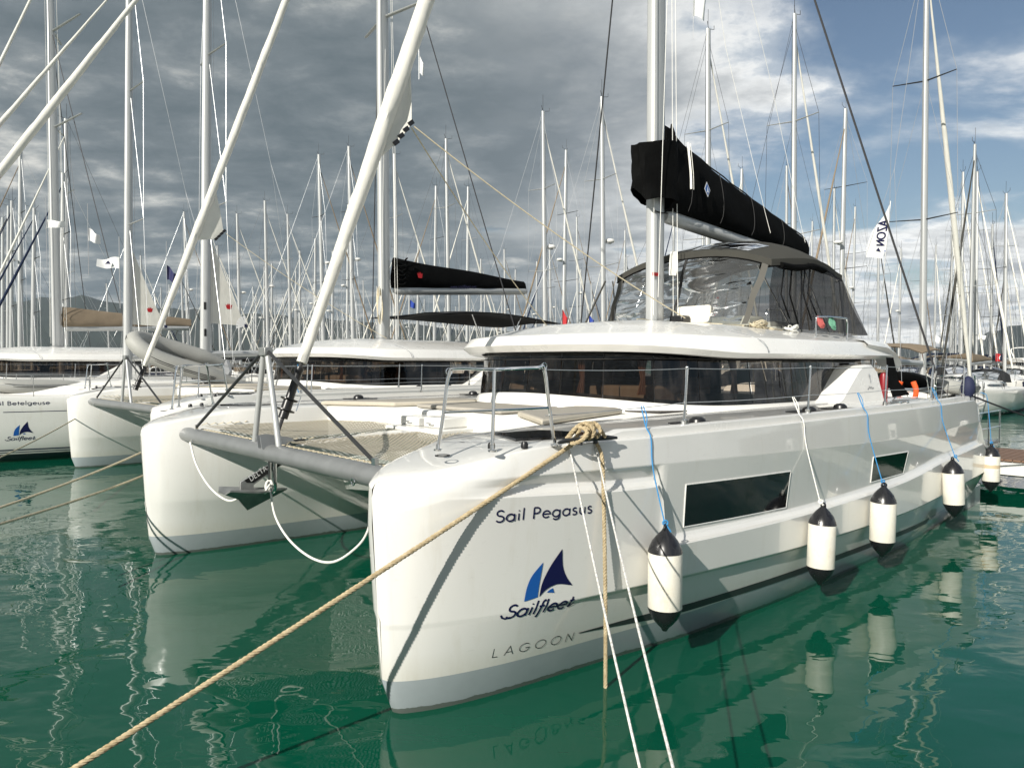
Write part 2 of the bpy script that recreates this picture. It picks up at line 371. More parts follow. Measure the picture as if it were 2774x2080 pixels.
def z_ledge(x):
    lo=pchip([(2,1.085),(5,1.03),(7.5,1.06),(9.8,1.20),(13,1.3)])(x)
    hi=pchip([(-.3,1.76),(1,1.70),(1.8,1.655),(2.3,1.645)])(x)
    return hi+(lo-hi)*sstep(2.24,2.33,x)
def hull_rows(x,d,zd):
    """outer profile from keel to gunwale: list of (z, halfwidth)"""
    s=w_side(d); wl=w_wl(d); c=w_ch(d); b=sstep(.35,1.3,d); bc=sstep(.9,2.3,d); zc=z_chine(x)
    f=zd/2.085
    U=1.86-.17*sstep(0,9,x); U=min(U,zd-.14); zl=min(z_ledge(x),U-.12); zc=min(zc,zl-.12)
    k=sstep(.2,1.6,d)
    side=s*(1-k)+(max(s,c)+.0)*k
    K=[(-.45,.0),(-.25,wl*.72),(0.0,wl),(.27,wl+(c-wl)*.33),(zc-.03,c-.012-.048*bc),(zc+.012,c),
       (zl-.004,side+.010*b),(zl+.010,side-.034*b),(zl+.040,side-.066*b),(zl+.075,side-.082*b),(U,side-.016*b),(zd-.006,side-.040*b),(zd,side-.055*b-.006)]
    out=[K[0],K[1],K[2],K[3]]
    for i in range(4,len(K)-1):                      # tight bevel with support rows at every crease keeps the facets flat
        (z0,w0),(z1,w1),(z2,w2)=K[i-1],K[i],K[i+1]
        l0=math.hypot(z1-z0,w1-w0)+1e-9; l2=math.hypot(z2-z1,w2-w1)+1e-9; d0=min(.005,.2*l0)/l0; d2=min(.005,.2*l2)/l2
        for f in (2.2,1.0): out.append((z1+(z0-z1)*d0*f,w1+(w0-w1)*d0*f))
        for f in (1.0,2.2): out.append((z1+(z2-z1)*d2*f,w1+(w2-w1)*d2*f))
    out.append(K[-1]); return out
def hull_x(d,z):
    k=sstep(0,1.6,d); return d+stem_x(z)*(1-k)-.15*k
def dist_from_stem(x,z):
    d=max(0.0,x+.15)
    for i in range(6): d=max(0.0,d+(x-hull_x(d,z)))
    return d
def hull_out(x,z):
    """half width of the outer side at a point (used to lay lettering on it)"""
    d=dist_from_stem(x,z); r=hull_rows(d-.15,d,z_deck(d-.15))
    for (z0,w0),(z1,w1) in zip(r,r[1:]):
        if z0<=z<=z1: return w0+(w1-w0)*(z-z0)/(z1-z0+1e-9)
    return r[-1][1]
# ------------------------------------------------------------------ lettering: single-stroke letters turned into flat ribbons
def arc(cx,cy,rx,ry,a0,a1,n=14): return [(cx+rx*math.cos(R(a0+(a1-a0)*i/n)),cy+ry*math.sin(R(a0+(a1-a0)*i/n))) for i in range(n+1)]
GL={
'S':(.62,[arc(.31,.755,.225,.235,25,268,16)+arc(.31,.255,.26,.255,88,-155,16)]),
's':(.44,[arc(.20,.475,.15,.145,35,268,12)+arc(.20,.155,.175,.155,88,-150,12)]),
'a':(.70,[arc(.31,.31,.28,.30,0,360,24),[(.59,.0),(.59,.62)]]),
'i':(.24,[[(.10,0),(.10,.62)],[(.10,.80),(.10,.90)]]),'l':(.24,[[(.10,0),(.10,1.06)]]),
'P':(.62,[[(.08,0),(.08,.98)],[(.08,.98),(.28,.98)]+arc(.28,.725,.25,.255,90,-90,12)+[(.08,.47)]]),
'B':(.64,[[(.08,0),(.08,.98)],[(.08,.98),(.28,.98)]+arc(.28,.755,.2,.225,90,-90,10)+[(.08,.53)],[(.28,.53)]+arc(.30,.265,.25,.265,90,-90,10)+[(.08,0)]]),
'e':(.66,[[(.04,.33),(.60,.33)]+arc(.32,.31,.28,.30,4,318,22)]),
'g':(.70,[arc(.31,.31,.28,.30,0,360,24),[(.59,.62),(.59,.02)]+arc(.33,.0,.26,.24,0,-150,12)]),
'u':(.62,[[(.08,.62),(.08,.24)]+arc(.29,.24,.21,.24,180,360,12)+[(.50,.62)],[(.50,.62),(.50,0)]]),
't':(.34,[[(.16,.88),(.16,0)],[(.0,.60),(.32,.60)]]),
'f':(.34,[[(.36,.98),(.26,1.0),(.18,.9),(.16,.7),(.12,-.2),(.05,-.28)],[(.0,.58),(.34,.60)]]),
'L':(.55,[[(.08,1),(.08,0),(.48,0)]]),'A':(.80,[[(.04,0),(.40,1),(.76,0)],[(.17,.32),(.63,.32)]]),
'G':(.98,[arc(.5,.5,.45,.48,40,345,26)+[(.94,.44),(.55,.44)]]),'O':(1.04,[arc(.52,.5,.46,.49,0,360,32)]),
'N':(.84,[[(.08,0),(.08,1),(.72,0),(.72,1)]]),'D':(.82,[[(.08,0),(.08,1),(.36,1)]+arc(.36,.5,.38,.5,90,-90,14)+[(.08,0)]]),
'E':(.62,[[(.52,1),(.08,1),(.08,0),(.52,0)],[(.08,.52),(.46,.52)]]),'T':(.62,[[(.31,0),(.31,1)],[(.02,1),(.60,1)]]),
'Z':(.66,[[(.06,1),(.58,1),(.06,0),(.60,0)]]),'M':(.9,[[(.08,0),(.10,1),(.42,.2),(.74,1),(.78,0)]]),'w':(.78,[[(.04,.62),(.2,0),(.38,.6),(.56,0),(.72,.62)]]),
'.':(.26,[[(.10,.0),(.10,.08)]]),'n':(.6,[[(.08,0),(.08,.62)],[(.08,.38)]+arc(.29,.38,.21,.24,180,0,12)+[(.50,0)]]),' ':(.34,[])}
def ribbon(mb,pts,w,fn,closed=False):
    P=[Vector((p[0],p[1],0)) for p in pts]; Q=[P[0]]
    for p in P[1:]:
        if (p-Q[-1]).length>1e-5: Q.append(p)
    rows=[]
    for i,p in enumerate(Q):
        a=(p-Q[i-1]).normalized() if i else None; b=(Q[i+1]-p).normalized() if i+1<len(Q) else None
        if closed and i in (0,len(Q)-1): a=(Q[-1]-Q[-2]).normalized(); b=(Q[1]-Q[0]).normalized()
        t=(a or b) if (a is None or b is None) else (a+b)
        t=t.normalized() if t.length>1e-4 else b
        n=Vector((-t.y,t.x,0)); k=1.0
        if a is not None and b is not None: k=min(1.8,1/max(.35,t.dot(b)))
        rows.append([fn(*(p+n*w*.5*k).xy),fn(*(p-n*w*.5*k).xy)])
    mb.quad_grid(rows)
def lettering(text,cap,fn,stroke=.12,track=.10,shear=0,width=None):
    """ribbon letters; fn maps (along, up) metres to a point on the surface"""
    mb=MB(); adv=0; items=[]
    for ch in text:
        a,st=GL[ch]; items.append((adv,st)); adv+=a+track
    sx=cap if width is None else width/max(1e-6,adv-track)
    for ax,st in items:
        for s_ in st:
            cl=len(s_)>8 and abs(s_[0][0]-s_[-1][0])<1e-6 and abs(s_[0][1]-s_[-1][1])<1e-6
            pts=[]
            for i,(x,y) in enumerate(s_):
                if i and math.hypot(x-s_[i-1][0],y-s_[i-1][1])>.25:
                    x0,y0=s_[i-1]
                    for q in range(1,5): pts.append((x0+(x-x0)*q/5,y0+(y-y0)*q/5))
                pts.append((x,y))
            ribbon(mb,[((ax+x+shear*y)*sx,y*cap) for x,y in pts],stroke*cap,fn,cl)
    return mb
def fill_shape(outline_l,outline_r,fn,n=8):
    """flat shape between two polylines with the same number of points"""
    rows=[]
    for (a,b),(c,d) in zip(outline_l,outline_r): rows.append([fn(a+(c-a)*i/n,b+(d-b)*i/n) for i in range(n+1)])
    return MB().quad_grid(rows)
def interp_line(pts,n):
    f=smooth_path([(p[0],p[1],0) for p in pts],12); L=len(f)-1
    return [(f[int(round(i*L/n))].x,f[int(round(i*L/n))].y) for i in range(n+1)]
def sail_logo(fn,s,parent):
    """two-sail emblem with script name; fn maps (along,up) metres; s = metres per unit, origin at lower left of the script"""
    g=lambda u,v: fn(u*s,v*s)
    L=interp_line([(.62,.33),(.68,.60),(.80,.85),(1.0,1.09)],14); Rr=interp_line([(.66,.36),(.95,.445),(1.02,.49),(1.25,.42)],4)
    tp=interp_line([(.60,.30),(.64,.55),(.78,.83),(.985,1.10)],14)+interp_line([(.985,1.10),(1.03,.78),(1.13,.57),(1.26,.41)],10)[1:]
    main=fill_shape(interp_line([(.60,.30),(.74,.42),(.95,.475),(1.26,.41)],24),tp,g)
    main.build('emblem_sail','navy',parent)
    low=fill_shape(interp_line([(.60,.30),(.75,.42),(.95,.47),(1.26,.41)],10),interp_line([(.60,.30),(.82,.38),(1.0,.44),(1.26,.41)],10),g,2)
    fill_shape(interp_line([(.32,.26),(.35,.50),(.43,.70),(.62,.91)],16),interp_line([(.57,.30),(.58,.50),(.60,.70),(.62,.91)],16),g).build('emblem_jib','logo_blue',parent)
    fill_shape([(.74,.36),(.80,.40),(.86,.42)],[(.90,.33),(.88,.36),(.86,.42)],g,2).build('emblem_wave','logo_blue',parent)
    mb=lettering('Sailfleet',.225,lambda u,v:g(u,v),.155,.05,.22,1.30)
    ribbon(mb,[(-.07,.07),(-.04,.02),(.02,-.005),(.10,.01)],.03,g); ribbon(mb,[(1.22,.03),(1.28,.02),(1.36,.07)],.025,g)
    mb.build('script_lettering','navy',parent)

# ------------------------------------------------------------------ the catamarans
SPAN=6.207; MID=SPAN/2
def mirror(mb):
    mb.v=[(x,SPAN-y,z) for x,y,z in mb.v]; mb.f=[tuple(reversed(f)) for f in mb.f]; return mb
def hull_mb():
    ds=[0,.004,.012,.025,.04,.06,.09,.13,.18,.25,.33,.43,.55,.7,.9,1.1,1.35,1.6,1.85,2.1,2.25,2.32,2.38,2.41,2.44,2.47,2.52,2.6,2.8,3.1,3.5]+[4+.5*i for i in range(16)]+[11.75,11.9,12.05,12.2,12.35,12.45,12.55,12.7]
    rows=[]
    for d in ds:
        x0=d-.15; zd=z_deck(x0); out=hull_rows(x0,d,zd); wi=min(w_in(d),out[-1][1]+.2); wl=w_wl(d)
        sec=[(hull_x(d,z),-w,z) for z,w in out]
        for k in (.6,.2): sec.append((hull_x(d,zd),-out[-1][1]*k,zd+.012*(1-k)))
        inner=[(zd+.008,wi*.6),(zd,wi-.05),(zd-.02,wi-.012),(zd-.06,wi),(min(1.5,zd-.2),wi+.015),(min(.82,zd-.3),wi),(min(.76,zd-.34),wi-.03),(.27,wl+(wi-wl)*.35),(0,wl*.97),(-.25,wl*.70)]
        sec+=[(hull_x(d,z),w,z) for z,w in inner]
        rows.append(sec)
    mb=MB().quad_grid(rows,close_v=True,flip=True)
    n=len(rows[0]); b=(len(rows)-1)*n; mb.f.append(tuple(range(b,b+n)))
    return mb
def on_hull(u,v,off=.003): return (u,-hull_out(u,v)-off,v)
CABIN=[(10.7,.64),(9.4,.58),(8,.56),(6.9,.60),(6.1,.70),(5.5,.90),(5.02,1.22),(4.66,1.72),(4.44,2.35),(4.36,MID)]
ROOF=[(11.45,.42),(9.4,.33),(8,.30),(6.9,.33),(6.0,.44),(5.3,.66),(4.78,1.05),(4.42,1.6),(4.2,2.3),(4.12,MID)]
def full_curve(c,n=6):
    half=smooth_path([(x,y,0) for x,y in c],n); return half+[Vector((p.x,SPAN-p.y,0)) for p in reversed(half[:-1])]
def inset(p,k):
    fr=max(0.0,min(1.0,1-(p.x-4.1)/2.2)); s=(2.8-k)/2.8
    return (p.x+k*fr,MID+(p.y-MID)*s)
def win_z(i,n):
    t=abs(2*i/n-1)                        # 0 at the bow end of the cabin, 1 at its aft ends
    return 2.30-.13*sstep(.0,.55,t)-.045*t

def build_catamaran(root,opt):
    """all fixed parts of one catamaran, children of root"""
    P={}
    cache=build_catamaran.cache
    def part(name,mb_fn,material,parent=root,angle=35,key=None,bevel=0):
        key=key or name
        if key not in cache: cache[key]=mb_fn().mesh(name,material,angle)
        me=cache[key]
        o=bpy.data.objects.new(name,me); COL.objects.link(o); o.parent=parent
        if bevel:
            md=o.modifiers.new('bevel','BEVEL'); md.width=bevel; md.segments=2; md.limit_method='ANGLE'; md.angle_limit=R(40)
        return o
    hp=part('hull',hull_mb,'hull_cat',key='hull_p',angle=28); hs=part('hull',lambda:mirror(hull_mb()),'hull_cat',key='hull_s',angle=28)
    P['hull']=hp; P['hull_s']=hs
    # hull windows
    for hull,mir in ((hp,False),(hs,True)):
        for k,q in enumerate((((2.66,1.195),(4.53,1.135),(4.55,1.545),(2.64,1.605)),((6.80,1.165),(7.96,1.165),(8.04,1.475),(6.78,1.505)))):
            def pane():
                n=12; rows=[]
                for i in range(n+1):
                    t=i/n; rows.append([on_hull(q[0][0]+(q[1][0]-q[0][0])*t+((q[3][0]+(q[2][0]-q[3][0])*t)-(q[0][0]+(q[1][0]-q[0][0])*t))*j/5,
                                                (q[0][1]+(q[1][1]-q[0][1])*t)*(1-j/5)+(q[3][1]+(q[2][1]-q[3][1])*t)*j/5,.006) for j in range(6)])
                m_=MB().quad_grid(rows,flip=True); return mirror(m_) if mir else m_
            def rim():
                pts=[]
                for (a,b) in zip(q,q[1:]+q[:1]):
                    for i in range(10): pts.append(on_hull(a[0]+(b[0]-a[0])*i/10,a[1]+(b[1]-a[1])*i/10,.004))
                m_=MB().tube(pts,.0065,6,closed=True); return mirror(m_) if mir else m_
            w=part('hull_window',pane,'window_black',hull,key='hw%d%d'%(k,mir)); part('window_rim',rim,'gel_white',w,key='hr%d%d'%(k,mir))
        # dark flash along the lower hull
        def flash():
            rows=[]
            for i in range(40):
                t=i/39; x=1.50+t*7.9; zc=.372-.135*min(1,t*1.0)+.03*(1-min(1,t*6)); h=.044*min(1,.10+t*8)
                rows.append([on_hull(x+.06*min(1,t*8)*j,zc+h*(2*j-1)*.9,.003) for j in (0,.5,1)])
            m_=MB().quad_grid(rows,flip=True); return mirror(m_) if mir else m_
        part('hull_flash',flash,'stripe_grey',hull,key='flash%d'%mir)
    # raised toe rail along each side
    for mir in (0,1):
        def toe():
            rows=[]
            for i in range(41):
                x=1.62+9.9*i/40; w=hull_out(x,2.08)
                r=[(x,-w+.055,2.086),(x,-w+.06,2.150),(x,-w+.072,2.158),(x,-w+.16,2.160),(x,-w+.17,2.09)]
                if i==0: r=[(x-.06,a[1],2.088) for a in r]
                rows.append(r)
            rows.append([(r[0]+.02,r[1],2.088) for r in rows[-1]])
            m_=MB().quad_grid(rows); return mirror(m_) if mir else m_
        part('toe_rail',toe,'gel_white',key='toe%d'%mir)
        # pulpit
        def pul():
            mb=MB(); b=[(.28,-.20,2.06),(.50,-.60,2.07),(1.06,-.72,2.08)]; t_=[(.36,-.24,2.66),(.54,-.58,2.70),(.96,-.70,2.70)]
            mb.tube(smooth_path([b[0],Vector(b[0]).lerp(Vector(t_[0]),.5),t_[0],(.40,-.30,2.705),t_[1],(.88,-.685,2.71),t_[2],Vector(b[2]).lerp(Vector(t_[2]),.5),b[2]],7),.0145,10)
            mb.tube([b[1],t_[1]],.0135,10)
            mm=[Vector(b[i]).lerp(Vector(t_[i]),.5) for i in range(3)]; mb.tube(mm,.011,8)
            for q in b: mb.lathe([(.035,0),(.035,.012),(.018,.016),(.016,.05)],12,Matrix.Translation(q))
            for q in (t_[0],t_[2]): mb.tube([Vector(q)+Vector((.03*math.cos(a),.0,.03*math.sin(a)+.02)) for a in [i*math.pi/5 for i in range(10)]],.004,6,closed=True)
            return mirror(mb) if mir else mb
        part('pulpit',pul,'steel',key='pul%d'%mir)
        for k,x in enumerate((2.78,5.2,7.48,9.45,11.3)):
            def stan():
                w=hull_out(x,2.08)-.12; mb=MB().tube([(x,-w,2.15),(x+.03,-w-.01,2.70)],[.0135,.0125],10); mb.lathe([(.03,0),(.03,.05),(.017,.06)],10,Matrix.Translation((x,-w,2.15))); mb.sphere((x+.03,-w-.01,2.705),.016,8,5)
                return mirror(mb) if mir else mb
            part('stanchion',stan,'steel',key='st%d%d'%(k,mir))
        for k,zf in enumerate((1.0,.40)):
            def life():
                pts=[(.97,-.70,2.085+.61*zf)]+[(x+.03*zf,-(hull_out(x,2.08)-.12)-.01*zf,2.15+.545*zf) for x in (2.78,5.2,7.48,9.45,11.3)]
                mb=MB()
                for a,b_ in zip(pts,pts[1:]): mb.tube(bez(a,b_,.012,6),.004,5)
                return mirror(mb) if mir else mb
            part('lifeline',life,'wire',key='life%d%d'%(k,mir))
        # deck hatches with their black frames, small cowls
        for k,(x,y,r) in enumerate(((3.55,-.42,.20),(6.2,-.40,.20),(7.2,-.38,.2))):
            def cowl():
                mb=MB().box((x-.24,y-.2,2.098),(x+.24,y+.2,2.112)); mb.lathe([(.001,.065),(.05,.06),(.085,.035),(.095,0)][::-1],14,Matrix.Translation((x-.02,y-.02,2.112)))
                return mirror(mb) if mir else mb
            part('deck_vent',cowl,'black_plastic',key='cowl%d%d'%(k,mir))
        def hatch():
            mb=MB().prism([(1.02,-.30),(1.50,-.52),(1.92,-.38),(1.75,.12),(1.2,.20)],2.075,2.108); return mirror(mb) if mir else mb
        part('bow_hatch',hatch,'window_black',key='hatch%d'%mir)
        for k,q in enumerate(((.62,-.45),(.84,-.60))):
            def knob():
                mb=MB().lathe([(.03,0),(.03,.03),(.022,.05),(.001,.055)],12,Matrix.Translation((q[0],q[1],2.07))); return mirror(mb) if mir else mb
            part('deck_fitting',knob,'black_plastic',key='knob%d%d'%(k,mir))
        def filler():
            mb=MB().lathe([(.06,.0),(.06,.008),(.045,.008)],16,Matrix.Translation((.22,-.34,2.035))); return mirror(mb) if mir else mb
        part('deck_filler',filler,'black_plastic',key='filler%d'%mir)
        def seam():
            mb=MB()
            for a,b_ in (((.5,.1),(2.2,.55)),((2.3,-.55),(4.6,.15)),((2.0,.45),(9,.30)),((.45,-.02),(.9,-.5)),((1.9,-.6),(11,-.55))): mb.tube([(a[0],a[1],2.099),(b_[0],b_[1],2.10)],.004,4)
            return mirror(mb) if mir else mb
        part('deck_seam',seam,'skin_grey',key='seam%d'%mir)
    # crossbeam, striker frame, longeron, nets
    bx,bz=.30,1.74
    part('crossbeam',lambda:MB().tube([(bx,.42,bz)]+[(bx,.6+i*.25,bz) for i in range(21)]+[(bx,SPAN-.42,bz)],.115,20,flat=.86),'grey_alu',angle=50)
    top=(bx,MID,2.90)
    for s_ in (-1,1):
        part('striker_strut',lambda:MB().tube([(bx,MID+s_*.33,bz+.08),(bx,MID+s_*.05,2.86)],.033,14),'mast_alu',key='strut%d'%s_)
        part('striker_stay',lambda:MB().tube([(bx,MID+s_*.04,2.89),(bx,MID+s_*2.33,bz+.12)],.020,10),'dark_bar',key='sstay%d'%s_)
        part('stay_toggle',lambda:MB().box((bx-.02,MID+s_*2.33-.03,bz+.08),(bx+.02,MID+s_*2.33+.03,bz+.16)),'steel',key='tog%d'%s_)
        part('beam_ring',lambda:MB().tube([(bx-.12,MID+s_*2.15+.03*math.cos(a),bz-.06+.03*math.sin(a)) for a in [i*math.pi/6 for i in range(12)]],.007,6,closed=True),'steel',key='ring%d'%s_)
    part('striker_head',lambda:MB().box((bx-.05,MID-.09,2.83),(bx+.05,MID+.09,2.925)),'galv',bevel=.01)
    def longeron():
        mb=MB(); rows=[]
        for x,h,w in ((.42,.10,.13),(1.0,.16,.15),(2.0,.18,.16),(2.9,.2,.17)):
            zt=1.80+.03*x; rows.append([(x,MID-w,zt-h*1.3),(x,MID-w,zt-.02),(x,MID-w+.02,zt),(x,MID+w-.02,zt),(x,MID+w,zt-.02),(x,MID+w,zt-h*1.3)])
        mb.quad_grid(rows,close_v=True,flip=False); mb.face(rows[0][::-1]); mb.face(rows[-1])
        return mb
    part('longeron',longeron,'gel_white')
    for s_ in (0,1):
        def net():
            rows=[]
            for i in range(13):
                x=.46+2.2*i/12; y0=.60+.08*i/12-.0; y1=MID-.17
                ymax=y1
                rows.append([(x if x<2.5 or j<5 else x,y0+(ymax-y0)*j/10,1.86-.05*math.sin(math.pi*i/12)*math.sin(math.pi*j/10)) for j in range(11)])
            mb=MB().quad_grid(rows); return mirror(mb) if s_ else mb
        part('trampoline_net',net,'net_beige',key='net%d'%s_)
        def lace():
            mb=MB(); pts=[]
            for i in range(40): pts.append((.44+2.2*i/39,.58+(.05 if i%2 else 0),1.87+(.03 if i%2 else 0)))
            mb.tube(pts,.006,5); pts=[(.46+2.2*i/39,MID-.19+(.04 if i%2 else 0),1.83+(.02 if i%2 else 0)) for i in range(40)]; mb.tube(pts,.006,5)
            pts=[(.42-(.05 if i%2 else 0),.7+2.2*i/39,1.83) for i in range(40)]; mb.tube(pts,.006,5)
            return mirror(mb) if s_ else mb
        part('net_lacing',lace,'rope_tan',key='lace%d'%s_)
    # bridge deck with the forward seating
    def bridge():
        poly=[(2.1,.30),(2.72,1.55),(2.82,2.2),(2.82,SPAN-2.2),(2.72,SPAN-1.55),(2.1,SPAN-.30),(12.4,SPAN-.30),(12.4,.30)]
        b=len(poly); mb=MB()
        lo=[(x+.35 if x<4 else x,y,.72) for x,y in poly]; md=[(x,y,1.3) for x,y in poly]; hi=[(x,y,2.05) for x,y in poly]; tp=[(x+(.04 if x<4 else 0),y,2.075) for x,y in poly]
        mb.quad_grid([lo,md,hi,tp],close_v=True,flip=True); mb.f.append(tuple(range(3*b-0+0,4*b))[::-1]); mb.f.append(tuple(range(b)))
        return mb
    part('bridge_deck',bridge,'deck_white',bevel=.0)
    def console():
        mb=MB().box((2.25,MID-.62,1.72),(2.84,MID+.62,1.90)); mb.box((2.42,MID-.5,1.90),(2.83,MID-.06,2.04)); mb.box((2.42,MID+.06,1.90),(2.83,MID+.5,2.02)); return mb
    part('anchor_locker',console,'gel_white',bevel=.02)
    for s_ in (-1,1): part('locker_handle',lambda:MB().tube(smooth_path([(2.40,MID+s_*.25-.05,1.955),(2.37,MID+s_*.25-.05,1.96),(2.37,MID+s_*.25+.05,1.96),(2.40,MID+s_*.25+.05,1.955)],4),.008,6),'steel',key='lh%d'%s_)
    cush=[((2.24,.62),(2.90,1.72),(4.25,2.02),(4.42,1.86),(4.44,1.45),(4.30,1.20),(2.75,.78))]
    for mir in (0,1):
        def cu():
            mb=MB().prism(cush[0][::-1],2.085,2.148); return mirror(mb) if mir else mb
        c_=part('seat_cushion',cu,'cushion_side',key='cush%d'%mir,bevel=.02)
        def ct():
            cx=sum(p[0] for p in cush[0])/7; cy=sum(p[1] for p in cush[0])/7
            mb=MB().prism([(cx+(x-cx)*.965,cy+(y-cy)*.955) for x,y in cush[0]][::-1],2.138,2.155); return mirror(mb) if mir else mb
        part('cushion_cover',ct,'cushion_top',c_,key='cct%d'%mir,bevel=.008)
    part('seat_cushion',lambda:MB().box((3.0,2.15,2.085),(4.1,SPAN-2.15,2.14)),'cushion_top',key='cushc',bevel=.03)
    # cabin
    cur=full_curve(CABIN); N=len(cur)-1
    def base():
        rows=[[],[],[],[]]
        for i,p in enumerate(cur):
            z=win_z(i,N)
            for r,(k,zz_) in zip(rows,((-.10,2.07),(-.06,z-.05),(-.03,z-.012),(.012,z))): q=inset(p,k); r.append((q[0],q[1],zz_))
        return MB().quad_grid(rows,flip=True)
    part('cabin_base',base,'roof_white',angle=50)
    seams=[0,9,20,29,36,43,49,N//2,N-49,N-43,N-36,N-29,N-20,N-9,N]
    for k,(a,b_) in enumerate(zip(seams,seams[1:])):
        if b_<=a: continue
        def pane():
            rows=[[],[]]
            for i in range(a,b_+1):
                z=win_z(i,N)
                for r,(kk,zz_) in zip(rows,((.0,z),(.10,2.835+.10*(1-sstep(4.3,6.2,cur[i].x))))): q=inset(cur[i],kk); r.append((q[0],q[1],zz_))
            # small gap at each end for the joint
            for r in rows:
                for e,i2 in ((0,1),(-1,-2)):
                    u=Vector(r[e]); v_=Vector(r[i2]); r[e]=tuple(u+(v_-u).normalized()*.006)
            return MB().quad_grid(rows,flip=True)
        part('cabin_window',pane,opt.get('glass','cabin_glass'),key='pane%d%s'%(k,opt.get('glass','')))
    for k_ in seams[1:-1]:
        def mull():
            z=win_z(k_,N); q0=inset(cur[k_],.02); q1=inset(cur[k_],.12); return MB().tube([(q0[0],q0[1],z),(q1[0],q1[1],2.83)],.011,4)
        part('window_mullion',mull,'black_plastic',key='mull%d'%k_)
    part('window_band',lambda:MB().quad_grid([[(*inset(p,.012),win_z(i,N)-.002) for i,p in enumerate(cur)],[(*inset(p,.020),win_z(i,N)+.05) for i,p in enumerate(cur)]],flip=True).quad_grid([[(*inset(p,.085),2.78+.10*(1-sstep(4.3,6.2,p.x))) for p in cur],[(*inset(p,.11),2.84+.10*(1-sstep(4.3,6.2,p.x))) for p in cur]],flip=True),'black_plastic')
    # side fairing at the after end of the windows
    for mir in (0,1):
        def fair():
            o_=[(8.35,2.085),(8.6,2.16),(9.35,2.62),(9.55,2.70),(9.95,2.72),(10.15,2.60),(10.35,2.085)]
            mb=MB(); rows=[[(x,y,z) for x,z in o_] for y in (.20,.20,.60)]
            rows[0]=[(9.3+(x-9.3)*.96,.16+.10*(z-2.085),2.085+(z-2.085)*.96) for x,z in o_]; rows[1]=[(x,.19+.10*(z-2.085),z) for x,z in o_]; rows[2]=[(x,.72,z) for x,z in o_]
            mb.face(rows[0][::-1]); mb.quad_grid(rows,flip=True); return mirror(mb) if mir else mb
        part('side_fairing',fair,'roof_white',key='fair%d'%mir,angle=25)
    # interior seen through the dark glass
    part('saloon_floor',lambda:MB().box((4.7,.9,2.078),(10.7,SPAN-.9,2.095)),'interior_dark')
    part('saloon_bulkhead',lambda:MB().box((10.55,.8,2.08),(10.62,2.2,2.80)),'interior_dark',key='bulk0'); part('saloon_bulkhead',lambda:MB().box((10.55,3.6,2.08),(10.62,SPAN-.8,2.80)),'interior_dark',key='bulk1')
    part('saloon_sofa',lambda:MB().box((5.3,3.9,2.10),(7.4,5.2,2.40)).box((7.2,3.9,2.40),(7.4,5.2,2.62)).box((5.2,1.5,2.10),(6.2,2.6,2.42)),'interior_seat',bevel=.05)
    part('galley_unit',lambda:MB().box((8.2,3.6,2.10),(10.2,5.2,2.45)).box((8.6,1.1,2.1),(10.2,1.7,2.42)),'wood')
    for k,(i0,side) in enumerate(((8,0),(21,0),(30,0),(37,0),(46,0),(46,1),(30,1),(14,1))):
        def curtain():
            rows=[[],[],[]]
            for j in range(15):
                i=i0+j*.09
                a=cur[int(i)]; b2=cur[min(N,int(i)+1)]; p=a.lerp(b2,i-int(i)); w_=.02*math.sin(j*2.4)
                if side: p=Vector((p.x,SPAN-p.y,0))
                for r,(kk,zz_) in zip(rows,((.17+w_,2.30),(.2+w_*.6,2.52),(.22+w_,2.79))):
                    q=inset(p,kk); cx,cy=inset((cur[i0] if not side else Vector((cur[i0].x,SPAN-cur[i0].y,0))),kk)
                    s2=.55 if zz_==2.52 else 1; r.append((cx+(q[0]-cx)*s2,cy+(q[1]-cy)*s2,zz_))
            return MB().quad_grid(rows)
        part('curtain',curtain,'curtain',key='curt%d'%k)
    # coachroof
    rc=full_curve(ROOF)
    RINGS=((.32,2.812),(.11,2.815),(.012,2.872),(0,2.885),(.012,2.905),(.10,3.085),(.125,3.112),(.17,3.128),(.45,3.20),(.80,3.29),(1.3,3.38),(2.0,3.44),(2.72,3.462))
    def roof():
        rows=[]
        for k,z in RINGS:
            rows.append([(*inset(p,k),z+((.13 if z>2.86 else .10)*(1-sstep(4.1,6.2,p.x)) if z<2.95 else .04*(1-sstep(4.1,6.2,p.x)) if z<3.13 else 0)) for p in rc])
        mb=MB().quad_grid(rows,flip=True)
        n=len(rc)
        ends=[r[0] for r in rows]+[r[-1] for r in reversed(rows)]; mb.face(ends)
        return mb
    part('coachroof',roof,'roof_white',angle=24)
    part('roof_seam',lambda:MB().tube([(6.55,.36,2.90),(6.5,.345,2.97),(6.48,.40,3.055),(6.42,.56,3.14),(6.35,.9,3.24)],.006,5),'skin_grey')
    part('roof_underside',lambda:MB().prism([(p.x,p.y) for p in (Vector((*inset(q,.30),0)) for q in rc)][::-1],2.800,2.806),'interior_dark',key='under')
    # hardtop over the cockpit, aft arch
    def arch():
        rows=[]
        for x,y,z,w in ((10.2,.50,3.10,.10),(11.0,.46,3.05,.16),(11.6,.50,2.93,.2),(12.0,.56,2.74,.16)):
            rows.append([(x,y-.10,z-.02),(x,y-.02,z+.05),(x,y+.30,z+.07),(x,y+.34,z-.05),(x,y+.0,z-.13)])
        mb=MB().quad_grid(rows,close_v=True,flip=False); mb.face(rows[-1]); return mb
    for mir in (0,1): part('roof_arch',(lambda:mirror(arch())) if mir else arch,'roof_white',key='arch%d'%mir)
    part('cockpit_roof',lambda:MB().box((11.35,.75,2.98),(12.3,SPAN-.75,3.08)),'roof_white',bevel=.04)
    part('cockpit_post',lambda:MB().tube([(10.95,.62,2.07),(10.95,.62,2.86)],.03,10),'steel',key='post')
